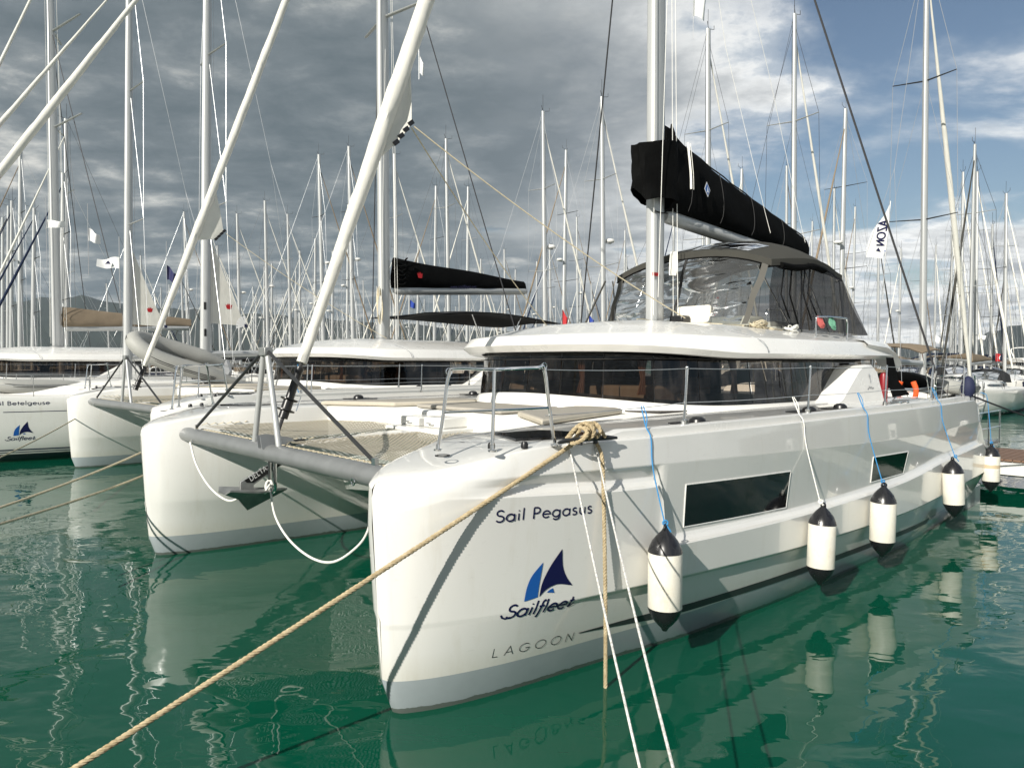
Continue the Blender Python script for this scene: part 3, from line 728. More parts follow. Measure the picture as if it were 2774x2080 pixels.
    # stern platforms and steps
    for mir in (0,1):
        def stern():
            mb=MB(); w=.62
            for x0,x1,z in ((12.3,12.62,1.0),(12.5,12.82,.68),(12.55,13.15,.38)): mb.box((x0,-w,-.1),(x1,w,z))
            return mirror(mb) if mir else mb
        part('stern_steps',stern,'gel_white',key='stern%d'%mir,bevel=.03)
        def srail():
            mb=MB().tube(smooth_path([(12.05,-.72,2.0),(12.1,-.72,2.45),(12.3,-.70,2.5),(12.42,-.68,2.2),(12.45,-.68,1.05)],6),.014,8); mb.tube([(12.5,-.74,1.3),(12.9,-.70,1.28),(13.05,-.68,.45)],.013,8); return mirror(mb) if mir else mb
        part('stern_rail',srail,'steel',key='srail%d'%mir)
    # mast with halyards, spreaders and shrouds
    mx=7.55; mtop=20.4
    def mast():
        rows=[]
        for z in (3.46,4,6,9,13,17,19.5,mtop):
            k=1.0 if z<17 else .8
            rows.append([(mx+(.20 if math.cos(a)>0 else .17)*k*(abs(math.cos(a))**.8)*(1 if math.cos(a)>0 else -1),MID+.115*k*(abs(math.sin(a))**.6)*(1 if math.sin(a)>0 else -1),z) for a in [2*math.pi*i/32 for i in range(32)]])
        return MB().quad_grid(rows,close_v=True)
    ms_=part('mast',mast,'mast_alu')
    part('mast_collar',lambda:MB().lathe([(.27,0),(.27,.03),(.22,.05)],20,Matrix.Translation((mx,MID,3.455))),'grey_alu',ms_)
    for k,z in enumerate((13.2,17.4)):
        for s_ in (-1,1):
            part('spreader',lambda:MB().tube([(mx+.1,MID+s_*.1,z),(mx+.75,MID+s_*2.0,z+.25)],[.075,.05],8,flat=.45),'mast_alu',ms_,key='spr%d%d'%(k,s_))
    for s_,yy in ((-1,-.82),(1,SPAN+.82)):
        part('shroud',lambda:MB().tube([(9.75,yy,2.62),(mx+.05,MID+s_*.08,17.2)],.017,6),'wire_dark',key='shr%d'%s_)
        part('turnbuckle',lambda:MB().tube([(9.78,yy,2.10),(9.75,yy,2.3),(9.75,yy,2.32),(9.75,yy,2.62)],[.012,.012,.022,.022],8),'steel',key='tb%d'%s_)
    def hal():
        mb=MB()
        for (a,b_) in (((mx-.24,MID-.16,3.6),(mx-.22,MID-.12,19)),((mx+.30,MID-.20,3.6),(mx+.23,MID-.05,19)),((mx+.36,MID-.26,3.55),(mx+.25,MID-.1,17)),((mx-.3,MID-.3,3.9),(mx-.24,MID-.5,12)),((mx+.27,MID+.1,3.6),(mx+.24,MID+.02,19))): mb.tube([a,b_],.0065,5)
        return mb
    part('halyard',hal,'rope_white',ms_)
    return P
build_catamaran.cache={}
wb=mat('window_black',(.006,.006,.0065),.06,coat=.4); mat('dark_bar',(.035,.036,.038),.45,metal=.3)
def cover_mb(x0,x1,zb0,zb1,zt0,zt1,th0,th1,y,seed=1,peak=None,n=28):
    """stowed mainsail in its zipped cover: boom-long bag, higher at the mast"""
    rnd=random.Random(seed); rows=[]
    ph=[rnd.uniform(0,6) for _ in range(6)]
    for i in range(n+1):
        t=i/n; x=x0+(x1-x0)*t; zb=zb0+(zb1-zb0)*t; zt=zt0+(zt1-zt0)*(t**.9)+.02*math.sin(9*t+ph[0])
        if peak: zt+=peak*math.exp(-((t-.03)/.04)**2)
        th=th0+(th1-th0)*t; row=[]
        for j in range(18):
            a=2*math.pi*j/18; u=math.sin(a); h=.5-.5*math.cos(a)          # h 0 bottom .. 1 top
            w=th*(abs(u)**.7)*(1 if u>=0 else -1)*(1-.62*h)*(1+.10*math.sin(17*t+5*h+ph[1])+.06*math.sin(31*t-7*h+ph[2]))
            row.append((x+.02*math.sin(13*h+ph[3]),y+w,zb+(zt-zb)*h))
        rows.append(row)
    mb=MB().quad_grid(rows,close_v=True); mb.face(rows[0][::-1]); mb.face(rows[-1]); return mb
def furled(p0,p1,r0,r1,seed=1,n=150):
    """furled headsail on its stay: spiral-wrapped cloth, tapered at both ends"""
    p0,p1=Vector(p0),Vector(p1); L=(p1-p0).length; rows=[]; t=(p1-p0).normalized(); u=t.orthogonal().normalized(); w=t.cross(u)
    rnd=random.Random(seed); ph=rnd.uniform(0,6)
    for i in range(n+1):
        s=(i/n)**1.5; p=p0.lerp(p1,s); z=s*L
        r=r0*(.58+.42*sstep(0,.22,s))*(1-sstep(.45,1,s))+r1*sstep(.45,1,s)
        row=[]
        for k in range(14):
            a=2*math.pi*k/14; sp=((a/(2*math.pi)+z/1.7+ph)%1.0)
            rr=r*(.92+.13*sp+.025*math.sin(z*5+3*a)+.015*math.sin(z*17-2*a)); row.append(p+u*rr*math.cos(a)+w*rr*math.sin(a))
        rows.append(row)
    mb=MB().quad_grid(rows,close_v=True,flip=True); mb.face(rows[0]); mb.face(rows[-1][::-1]); return mb
# ------------------------------------------------------------------ frames of reference
TH=R(42.222); OX,OY=-.925,5.543
AX=Vector((math.cos(TH),math.sin(TH),0)); SX=Vector((-math.sin(TH),math.cos(TH),0)); O0=Vector((OX,OY,0))
def LW(x,y,z): return O0+AX*x+SX*y+Vector((0,0,z))            # berth frame (x along the boats, y along the pontoon) to world
FPX=1534.0; _p=R(1.7); FWD=Vector((0,math.cos(_p),-math.sin(_p))); UPV=Vector((0,math.sin(_p),math.cos(_p))); C0=Vector((0,0,CAM_H))
def sight(px,py): return Vector((1,0,0))*((px-1106)/FPX)+FWD-UPV*((py-829.5)/FPX)
def at_dist(px,py,d): v=sight(px,py); return C0+v*(d/v.y)     # point seen in a given direction at a measured distance
def at_row(px,py,xl):
    v=sight(px,py); t=((xl+AX.dot(O0))-AX.dot(C0))/AX.dot(v); p=C0+v*t-O0; return p.dot(AX),p.dot(SX),p.z
# ------------------------------------------------------------------ the setting
tag(MB().quad_grid([[(-6000,-4000,0),(8000,-4000,0)],[(-6000,9000,0),(8000,9000,0)]]).build('water','harbour_water'),None,None,kind='structure')
def hills():
    prof=pchip([(-1500,700),(-700,672),(-200,648),(0,655),(150,640),(300,662),(500,676),(700,690),(900,704),(1100,716),(1300,722),(1600,735),(1900,748),(2040,752),(2090,738),(2150,716),(2212,700),(2400,672),(2700,690),(3300,705),(4200,740)])
    rnd=random.Random(3); rows=[[],[],[],[]]; px=-900
    while px<=3100:
        j=rnd.uniform(-3,3); top=at_dist(px,prof(px)+j,3600); v=sight(px,700)
        for r,(d,k) in zip(rows,((2500,0),(2900,.35),(3300,.75),(3600,1.0))):
            q=C0+v*(d/v.y); r.append((q.x,q.y,max(-2,(top.z*k if k else -2)+rnd.uniform(-8,8)*k)))
        px+=22
    mb=MB().quad_grid(rows); return mb
tag(hills().build('hills','hill_green'),None,None,kind='structure')
qy=MB().box((-60,-14,-2),(70,2.42,1.06)).box((-60,2.1,1.06),(70,2.46,1.12)); tag(qy.build('quay','concrete',bevel=.02),None,None,kind='structure')
pn=bpy.data.objects.new('pontoon',None); COL.objects.link(pn); pn.location=LW(15.2,0,0); pn.rotation_euler=(0,0,TH); tag(pn,'floating timber pontoon running behind the moored sterns','pontoon')
MB().box((0,-45,.30),(2.3,150,.62)).build('float','concrete',pn)
pk=None
for i in range(26):
    if pk is None: pk=MB().box((-.04,-.07,.625),(2.34,.07,.665)).mesh('plank','teak')
    o=bpy.data.objects.new('plank',pk); COL.objects.link(o); o.parent=pn; o.location=(0,-3.4+.155*i,0)
far_pk=MB()
for i in range(560): far_pk.box((-.04,.63+.16*i+.09,.625),(2.34,.63+.16*i+.235,.663))
tag(far_pk.build('planking','teak',pn),None,None,kind='stuff')
MB().box((-.10,-45,.34),(-.045,150,.60)).build('edge_beam','gel_white',pn)

# ------------------------------------------------------------------ the near catamaran
peg=thing('catamaran','white catamaran with navy "Sail Pegasus" on its bow, black boom cover and tented flybridge','catamaran',LW(0,0,0),TH)
PP=build_catamaran(peg,{})
hp=PP['hull']
lettering('Sail Pegasus',.092,lambda u,v:on_hull(.51+u,1.525-.026*u+v),.135,.10,0,.91).build('lettering','navy',hp)
lettering('LAGOON',.080,lambda u,v:on_hull(.645+u,.372-.036*u+v),.075,.42,0,.81).build('lettering','decal_grey',hp)
sail_logo(lambda u,v:on_hull(.675+u,.715+v-.014*u,.0035),.475,hp)
def genoa_stay(root,drum=True):
    s0=Vector((.46,MID,2.02)); s1=Vector((7.30,MID,20.2)); d=(s1-s0).normalized()
    g=furled(s0+d*.78,s1-d*1.0,.108,.05,3).build('furled_genoa','sail_cloth',root)
    MB().tube([s0+d*(-.28),s0+d*1.0],.022,8).build('forestay','wire_dark',root)
    dr=MB(); q=d.to_track_quat('Z','Y').to_matrix().to_4x4()
    dr.lathe([(.001,-.02),(.055,-.02),(.055,.06),(.105,.07),(.105,.085),(.06,.09),(.06,.19),(.10,.20),(.10,.215),(.05,.22),(.046,.55),(.05,.56),(.05,.60),(.001,.61)],18,Matrix.Translation(s0+d*.12)@q)
    dr.build('furler_drum','black_plastic',root)
    MB().tube([s0+d*.18+Vector((.13,-.02,0)),s0+d*.36+Vector((.13,-.02,0)),s0+d*.38+Vector((.02,-.02,0))],.008,6).build('drum_guard','steel',root)
    # clew pulled out of the roll
    a=Vector((2.20,MID,6.75)); b=Vector((1.68,MID,5.28)); c=Vector((2.24,MID-.06,5.84)); e=Vector((2.02,MID-.05,5.55)); rows=[]
    for i in range(11):
        t=i/10; p=a.lerp(b,t); qn=[Vector((2.30,MID,6.75)),Vector((2.27,MID-.04,6.3)),c,e,Vector((1.72,MID,5.25))]
        s_=t*4; k=min(3,int(s_)); r=qn[k].lerp(qn[k+1],s_-k)
        rows.append([p.lerp(r,j/6)+Vector((0,.025*math.sin(j*1.3+t*5),0)) for j in range(7)])
    mb=MB().quad_grid(rows); mb.quad_grid([[p+Vector((0,.006,0)) for p in r] for r in rows],flip=True); cl=mb.build('clew','sail_cloth',g)
    st=MB()
    for i in range(4): 
        p=c.lerp(e,i/3.0); st.box((-.03,-.012,-.028),(.055,.012,.028),Matrix.Translation(p+Vector((-.02,-.02,0)))@Matrix.Rotation(R(-40),4,'Y'))
    st.build('clew_strap','black_plastic',cl)
    sh=MB()
    for yo,end in ((-.03,(6.3,1.6,3.44)),(.03,(6.3,SPAN-1.6,3.44))): sh.tube(bez(c+Vector((.03,yo,-.03)),end,.10,14),.0085,6)
    sh.build('genoa_sheet','rope_tan',g)
genoa_stay(peg)
# boom and its cover
bm=MB().tube([(7.84,MID,5.45),(7.95,MID,5.45),(13.2,MID,5.11),(13.35,MID,5.10)],[.09,.125,.12,.10],14,flat=1.15).build('boom','mast_alu',peg)
cv=cover_mb(7.72,13.42,5.50,5.22,7.02,5.66,.36,.13,MID,4,.10).build('sail_cover','black_canvas',peg)
def wrap():
    rows=[]; n=22
    for j in range(7):
        v=j/6; row=[]
        for i in range(n+1):
            a=math.pi*(.16+1.68*i/n); ca=math.cos(a); fr=max(0,-ca)
            zb=5.66+.22*math.exp(-((i/n-.42)/.12)**2)-.10*math.exp(-((i/n-.60)/.06)**2); zt=6.72+.0*fr-.14*fr
            rr=1+.06*math.sin(i*1.9+v*3)+.03*math.sin(i*4.1-v*5)
            row.append((7.66+(.66*rr*ca if ca<0 else .40*ca),MID+.33*rr*math.sin(a)*(1-.12*v),zb+(zt-zb)*v))
        rows.append(row)
    mb=MB().quad_grid(rows); mb.quad_grid([[(x*.995+7.66*.005,MID+(y-MID)*.97,z) for x,y,z in r] for r in rows],flip=True); return mb
wr=wrap().build('cover_front','black_canvas',cv)
pk_=MB().tube([(8.02,MID-.05,6.55),(7.98,MID-.06,6.95),(7.95,MID-.06,7.12)],[.10,.07,.012],8,flat=.4).build('cover_peak','black_canvas',cv)
MB().tube([(7.28,MID-.22,5.42),(7.36,MID-.14,5.44),(7.55,MID-.13,5.44),(7.74,MID-.14,5.45)],.012,6).build('cover_strap','rope_black',cv)
def covpatch(u,v): return (8.70+u,MID-.335-.012+.10*v,6.0+v)
MB().face([covpatch(-.10,0),covpatch(0,-.15),covpatch(.10,0),covpatch(0,.15)]).build('cover_badge','flag_white',cv)
MB().face([tuple(Vector(covpatch(a,b))+Vector((0,-.004,0))) for a,b in ((-.08,0),(0,-.12),(.08,0),(0,.12))]).build('badge_blue','logo_blue',cv)
MB().face([tuple(Vector(covpatch(a,b))+Vector((0,-.007,0))) for a,b in ((-.02,-.06),(.03,-.06),(.02,.0),(.0,.06))]).build('badge_mark','flag_white',cv)
ties=MB()
for x in (8.02,8.1): ties.tube(smooth_path([(x,MID-.37,6.72),(x+.05,MID-.40,6.2),(x+.07,MID-.40,5.9)],5),.022 if x<8.05 else .008,6,flat=.3)
for x in (11.2,12.9): ties.tube([(x,MID-.30+.03*(x-11),5.5),(x,MID-.16,6.0-.1*(x-11)),(x-1.5,MID-.1,9),(7.8,MID-.1,15)],.005,5)
ties.build('lazy_jack','rope_white',cv)
def cover_line(t,dx=0.0):
    x=7.72+5.7*t; zb=5.50-.28*t; zt=7.02-1.36*(t**.9); th=.36-.23*t; out=[]
    for j in range(9):
        h=.06+.90*j/8; u=math.sqrt(max(0,1-(2*h-1)**2)); out.append((x+dx*j,MID-th*(u**.7)*(1-.62*h)*1.03-.012,zb+(zt-zb)*h))
    return out
mat('seam_grey',(.022,.022,.022),.8)
for t_ in (.10,.30,.52,.76): MB().tube(cover_line(t_,.012),.007,5).build('cover_seam','seam_grey',cv)
MB().tube([(7.9+5.45*i/20,MID-.02,7.02-1.36*((.18+5.45*i/20)/5.7)**.9+.008+.012*math.sin(i*2.1)) for i in range(21)],.014,6).build('cover_zip','seam_grey',cv)
# helm: tented flybridge
def bim_pt(u,v,dz=0):
    """u 0..1 front to back, v 0..1 port to starboard"""
    x=8.25+3.1*u; hw=1.66+.14*math.sin(math.pi*min(1,u*1.1))-.04*u; y=MID-.22+.1*u+(2*v-1)*hw
    c=1-abs(2*v-1)**2.4; f=.28+.72*math.sin(math.pi*(.12+.62*u))
    return (x,y,4.48+.12*math.sin(math.pi*u)+.55*c*f+dz)
def bim_top(dz): return [[bim_pt(i/18,j/16,dz) for j in range(17)] for i in range(19)]
bt=MB().quad_grid(bim_top(0)).quad_grid(bim_top(-.02),flip=True)
ed=[bim_pt(i/18,0) for i in range(19)]+[bim_pt(1,j/16) for j in range(1,17)]+[bim_pt(i/18,1) for i in range(17,-1,-1)]+[bim_pt(0,j/16) for j in range(15,0,-1)]
bimini=bt.build('flybridge_bimini','taupe_canvas',peg,60)
MB().quad_grid([[Vector(p)+Vector((0,0,.012)) for p in ed],[Vector(p)+Vector((0,0,-.12)) for p in ed]],close_v=True).build('bimini_valance','taupe_canvas',bimini,60)
MB().tube([Vector(p)+Vector((0,0,-.11)) for p in ed],.014,6,closed=True).build('bimini_binding','black_canvas',bimini)
for v_ in (.30,.72): MB().quad_grid([[bim_pt(i/18,v_,.006) for i in range(19)],[bim_pt(i/18,v_+.012,.006) for i in range(19)]]).build('bimini_seam','seam_grey',bimini)
MB().quad_grid([[bim_pt(.05+.22*i/6,.16+.34*j/6,.012) for j in range(7)] for i in range(7)]).build('bimini_window','clear_vinyl',bimini)
MB().quad_grid([[bim_pt(.10+.22*i/6,.53+.12*j/6,.012) for j in range(7)] for i in range(7)]).build('bimini_window','window_black',bimini)
mat('vinyl_border',(.085,.082,.072),.8)
def shield(v0,v1,n=20):
    rows=[]
    for i in range(n+1):
        v=v0+(v1-v0)*i/n; tp=Vector(bim_pt(0,v,-.10)); bt_=Vector((7.90+.35*v,1.40+v*3.45,3.40+.05*(1-abs(2*v-1))))
        rows.append([tp.lerp(bt_,j/8)+Vector((.045*math.sin(math.pi*j/8)*math.sin(7*v+j),0,0)) for j in range(9)])
    return rows
MB().quad_grid(shield(.06,.94)).build('windscreen','clear_vinyl',bimini,60)
for v0,v1 in ((.495,.51),):
    MB().quad_grid([[Vector(p)+Vector((-.008,0,0)) for p in r] for r in shield(v0,v1,2)]).build('windscreen_zip','seam_grey',bimini)
for v0,v1 in ((.015,.05),(.95,.985)): MB().quad_grid([[Vector(p)+Vector((-.01,0,0)) for p in r] for r in shield(v0,v1,2)]).build('windscreen_border','vinyl_border',bimini)
def side(y_sign,u0,u1,m,name):
    rows=[]; n=int(16*(u1-u0))+4
    for i in range(n+1):
        u=u0+(u1-u0)*i/n; tp=Vector(bim_pt(u,0 if y_sign<0 else 1,-.06)); b_=Vector((8.05+3.25*u,MID-.12+y_sign*(1.80+.35*u),3.36-.08*u))
        rows.append([tp.lerp(b_,j/8)+Vector((0,y_sign*(.05*math.sin(6*u*math.pi)*(j/8)-.05*math.sin(math.pi*j/8)),0)) for j in range(9)])
    return MB().quad_grid(rows).build(name,m,bimini,60)
side(-1,.02,1,'mesh_screen','side_screen'); side(1,.02,1,'mesh_screen','side_screen')
rows=[]
for i in range(17):
    v=i/16; tp=Vector(bim_pt(1,v,-.06)); b_=Vector((11.30,MID-.12+(2*v-1)*2.15,3.28)); rows.append([tp.lerp(b_,j/6) for j in range(7)])
MB().quad_grid(rows).build('rear_screen','mesh_screen',bimini)
fr=MB()
for s_ in (-1,1):
    y=MID+s_*1.60
    fr.tube([(8.3,y,4.42),(8.9,MID+s_*1.95,3.30)],.016,8); fr.tube([(9.6,MID+s_*1.75,4.55),(9.2,MID+s_*1.95,3.3)],.016,8); fr.tube([(9.6,MID+s_*1.75,4.55),(10.2,MID+s_*2.0,3.3)],.016,8); fr.tube([(11.3,MID+s_*1.7,4.44),(10.9,MID+s_*2.0,3.25)],.016,8)
fr.tube(smooth_path([(9.6,MID-1.75,4.5),(9.6,MID-1.2,4.78),(9.6,MID,4.9),(9.6,MID+1.2,4.78),(9.6,MID+1.75,4.5)],6),.016,8)
fr.build('bimini_frame','steel',bimini)
MB().tube([(8.0,MID+2.15,3.45),(8.22,MID+1.72,4.43)],.035,6,flat=.5).build('corner_strap','vinyl_border',bimini)
roll=MB().tube(smooth_path([bim_pt(.08,0,-.10),bim_pt(.25,0,-.16),bim_pt(.42,0,-.12),bim_pt(.6,0,-.14)],6),.07,10,flat=.8); roll.build('rolled_screen','black_canvas',bimini)
stp=MB()
for u,zb in ((.12,3.5),(.2,3.42),(.34,3.5),(.4,3.6)): p=Vector(bim_pt(u,0,-.1)); stp.tube([p,p+Vector((.15*(u-.2),.05,-.5)),(p.x+.2*(u-.3),p.y-.12,zb)],.014,5)
stp.build('screen_strap','black_canvas',bimini)
# flybridge furniture and deck gear on the roof
hs_=MB(); hs_.prism([(8.0,2.25),(8.12,2.25),(8.12,2.95),(8.0,2.95)],3.44,3.78); hs_.build('helm_backrest','helm_seat',peg,bevel=.05)
MB().box((8.9,2.0,3.3),(9.5,4.2,3.62)).box((9.9,2.0,3.3),(10.9,4.2,3.55)).build('flybridge_bench','helm_seat',peg,bevel=.05)
MB().tube(smooth_path([(8.35,1.35,3.36),(8.36,1.36,3.62),(8.5,1.36,3.66),(9.0,1.2,3.66),(9.1,1.18,3.62),(9.1,1.18,3.36)],6),.012,8).build('grab_rail','steel',peg)
MB().tube(smooth_path([(9.0,.80,3.20),(9.0,.80,3.48),(9.1,.78,3.54),(9.75,.66,3.54),(9.87,.64,3.48),(9.87,.64,3.15)],6),.015,8).build('grab_rail','steel',peg)
def coil(c,r,n,m,name,rr=.012,parent=peg):
    rnd=random.Random(int(c[0]*97+c[1]*31)); mb=MB()
    for k in range(n*2):
        a0=rnd.uniform(0,6.28); q=rnd.uniform(.35,1.0); ox=rnd.uniform(-.05,.05); mb.tube([Vector(c)+Vector((ox+q*r*.75*math.cos(a),.03*math.sin(a)+rnd.uniform(-.01,.01),q*r*math.sin(a)*1.15-.02)) for a in [a0+i*.45 for i in range(14)]],rr,6,closed=True)
    return mb.build(name,m,parent)
coil((9.42,.715,3.46),.10,7,'rope_green','rope_coil'); coil((9.12,.77,3.47),.09,6,'rope_red','rope_coil')
def flat_coil(c,r,n,m,parent=peg):
    rnd=random.Random(int(c[0]*53)); mb=MB()
    for k in range(n):
        q=r*rnd.uniform(.6,1); ox,oy=rnd.uniform(-.06,.06),rnd.uniform(-.05,.05); mb.tube([Vector(c)+Vector((ox+q*math.cos(a),oy+q*.7*math.sin(a),.02+.015*k+.03*math.sin(2*a+k))) for a in [i*.45 for i in range(14)]],.011,6,closed=True)
    return mb.build('rope_coil',m,parent)
flat_coil((8.05,1.35,3.32),.16,7,'rope_tan'); flat_coil((8.7,1.1,3.27),.17,6,'rope_white')
lines=MB()
for k,(a,b) in enumerate((((7.8,2.8,3.47),(8.1,1.3,3.35)),((7.85,2.7,3.47),(8.3,1.2,3.33)),((7.9,2.65,3.47),(8.5,1.15,3.31)),((7.2,2.9,3.48),(6.4,2.6,3.47)))): lines.tube(bez(a,b,-.02,8),.009,6)
lines.build('control_line','rope_tan',peg)
MB().box((7.72,2.62,3.46),(7.98,2.86,3.60)).build('winch_box','black_plastic',peg,bevel=.03)
coilm=MB()
for k in range(6): coilm.tube([Vector((7.80+.02*k,MID-.17-.01*k,4.55+.0*k))+Vector((.05*math.sin(a)*.4,.0+.02*math.cos(a),.22*math.sin(a))) for a in [i*.5 for i in range(13)]],.009,5,closed=True)
coilm.build('rope_coil','rope_white',peg)
wl_=MB().box((7.33,MID-.135,4.30),(7.50,MID-.118,4.36)); wl_.build('warning_label','red',peg)
# cockpit awnings at the after end
MB().quad_grid([[(10.75,.30,2.85),(10.8,.28,2.4),(10.95,.25,2.12)],[(11.25,.35,2.85),(11.4,.30,2.4),(11.75,.22,2.14)]]).build('cockpit_curtain','black_canvas',peg)
MB().lathe([(.001,0),(.06,0),(.07,.05),(.07,.42),(.05,.48),(.001,.5)],12,Matrix.Translation((10.66,.30,2.08))).build('fire_extinguisher','dark_red',peg)
# chrome maker's badge on the side fairing
bd=MB(); fb=lambda u,v:(9.72+u,.150+.096*(v+.0),2.10+v)
fbp=lambda u,v:(9.72+u,.1585+.096*(.0+v)-.006,2.085+v)
ribbon(bd,[(.0,.42),(.03,.47),(.06,.44),(.04,.40),(.07,.36),(.05,.32)],.022,fbp); ribbon(bd,[(-.10,.21),(-.05,.23),(.0,.26),(.03,.23),(.07,.25),(.11,.22),(.17,.24)],.016,fbp); bd.build('badge','steel',peg)
# bow cleat
ck=MB().tube([(1.02,-.80,2.115),(1.1,-.80,2.125),(1.55,-.86,2.125),(1.66,-.87,2.115)],[.012,.02,.02,.012],8)
for q in ((1.26,-.82),(1.42,-.84)): ck.tube([(q[0],q[1],2.08),(q[0],q[1],2.12)],.018,8)
ck.build('bow_cleat','dark_bar',peg)
mcl=MB().box((7.9,-.90,2.10),(8.35,-.78,2.155)).box((7.95,-.93,2.155),(8.02,-.78,2.19)).box((8.22,-.93,2.155),(8.30,-.78,2.19)); mcl.build('midship_cleat','steel',peg,bevel=.01)

# ------------------------------------------------------------------ anchor hung under the crossbeam
an=thing('anchor','galvanised plough anchor with black lettered shank hung under the grey crossbeam','anchor',LW(.13,3.12,1.3),TH)
def plate(poly,t): return MB().prism(poly,-t,t,Matrix(((1,0,0,0),(0,0,1,0),(0,1,0,0),(0,0,0,1))))
sh_=plate([(-.13,.0),(.02,.0),(.02,.08),(.34,.27),(.50,.30),(.50,.36),(.30,.34),(-.13,.13)][::1],.016); sh_.build('shank','galv',an,bevel=.004)
bp=plate([(-.06,.115),(.02,.105),(.32,.265),(.46,.30),(.46,.35),(.29,.335),(-.09,.145)],.020); bk=bp.build('shank_label','black_plastic',an)
dirx=Vector((.36,.0,.205)).normalized(); perp=Vector((-dirx.z,0,dirx.x))
lettering('DELTA',.062,lambda u,v:tuple(Vector((-.015,-.0225,.128))+dirx*u+perp*v),.15,.14,0,.22).build('lettering','flag_white',bk)
fl=MB()
for s_ in (-1,1):
    a=[(-.05,0,-.20),(.42,0,-.02),(-.02,.20*s_,.01),(-.30,.17*s_,.06),(-.33,.10*s_,.02),(-.16,.03*s_,-.06)]
    up=[(x,y,z+.018) for x,y,z in a]
    fl.face(up if s_>0 else up[::-1]); fl.face(a[::-1] if s_>0 else a); fl.quad_grid([a,up],close_v=True)
fl.build('fluke','galv',an)
br=thing('anchor_roller','grey metal bow roller bracket with steel hoop on the crossbeam centre','roller',LW(.3,3.0,1.8),TH)
for s_ in (-1,1): plate([(-.12,.0),(.22,-.02),(.30,.02),(.22,.10),(-.02,.15),(-.14,.14)],.006).build('cheek_plate','skin_grey',br).location=(0,s_*.05,0)
MB().tube(smooth_path([(.02,-.07,-.15),(.02,-.07,-.42),(.02,-.03,-.50),(.02,.03,-.50),(.02,.07,-.42),(.02,.07,-.15)],6),.021,10).build('hoop','steel',br)
MB().box((.22,-.02,-.0),(.42,.02,.07)).build('roller_arm','black_plastic',br,bevel=.01)

# ------------------------------------------------------------------ fenders
def make_fender():
    r=thing('fender','','fender')
    MB().lathe([(.145,.20),(.150,.215),(.150,.70),(.145,.715)],28).build('body','fender_white',r,60)
    MB().lathe([(.001,.92),(.02,.915),(.035,.89),(.075,.85),(.115,.80),(.142,.74),(.152,.705),(.146,.70)][::-1],28).build('top_cap','fender_black',r,60)
    MB().lathe([(.001,.0),(.022,.004),(.035,.03),(.075,.07),(.115,.12),(.142,.18),(.152,.215),(.146,.22)],28).build('bottom_cap','fender_black',r,60)
    MB().tube([(.03*math.cos(a),0,.915+.03*math.sin(a)) for a in [i*math.pi/6 for i in range(12)]],.011,6,closed=True).build('eye','fender_black',r)
    return r
f0=make_fender()
def fender(x,zb,label,ropem,dx,first=False,y=None,sc=1.0,top_z=2.36,rz=.3,tilt=0):
    o=f0 if first else copy_tree(f0)
    for ch in list(o.children):
        if ch.name.startswith('fender_line') and not first: bpy.data.objects.remove(ch)
    yy=-(max(hull_out(x,.75),hull_out(x,zb+.8))+.162) if y is None else y
    o.location=LW(x,yy,zb); o.rotation_euler=(tilt,0,TH+rz); o.scale=(sc,)*3
    o['label']=label; o['group']='fenders hung along the near hull'
    a=LW(x,yy,zb+.93*sc); b=LW(x+dx,-(hull_out(min(x,11),2.08)-.11),top_z); w0=LW(x+dx*.55,-(hull_out(min(x,11.5),2.08)-.045),2.178); w=LW(x+dx*.45,-(hull_out(min(x,11.5),2.08)+.014),2.075)
    wide=LW(x+dx*.15,-(hull_out(x,1.85)+.02),1.80) if x<11.5 else None
    pts=[b,w0,w]+([wide] if wide else [])+[a]
    mb=MB().tube(smooth_path(pts,6),.0062,6); mb.tube(smooth_path([b+Vector((.02,.01,0)),w0.lerp(b,.5)+Vector((.03,.0,0)),(w0+Vector((.006,0,0)))],6),.005,6)
    mb.tube([a+Vector((.022*math.cos(t_),.0,.022*math.sin(t_)+.03)) for t_ in [i*.6 for i in range(11)]],.008,6,closed=True); mb.tube([a+Vector((.0,.01,.03)),a+Vector((.05,.0,-.05))],.007,6)
    inv=(Matrix.Translation(o.location)@o.rotation_euler.to_matrix().to_4x4()@Matrix.Diagonal((sc,sc,sc,1))).inverted()
    mb.v=[tuple(inv@Vector(v)) for v in mb.v]; mb.build('fender_line',ropem,o)
    return o
fender(2.13,.385,'fender on blue line beside the forward hull window, nearest the bow lettering','rope_blue',.03,True)
fender(4.85,.25,'fender hung by a white line between the two hull windows','rope_white',-.05,rz=1.2,sc=.985,tilt=R(2.5))
fender(6.57,.26,'fender on blue line covering the edge of the second hull window','rope_blue',-.03,rz=2.4,sc=1.015,tilt=R(-2))
fender(9.55,.33,'fender on blue line near the steel shroud fitting','rope_blue',-.10,rz=4.0,tilt=R(3))
fender(12.35,.36,'fender at the stern steps with a rusty stain round its middle','rope_blue',-.1,False,-.98,.95,2.2,.9)
for ch in bpy.data.objects:
    if ch.parent and ch.parent.get('label','').startswith('fender at the stern') and ch.name.startswith('body'): ch.data=ch.data.copy(); ch.data.materials[0]=MATS['fender_stained']

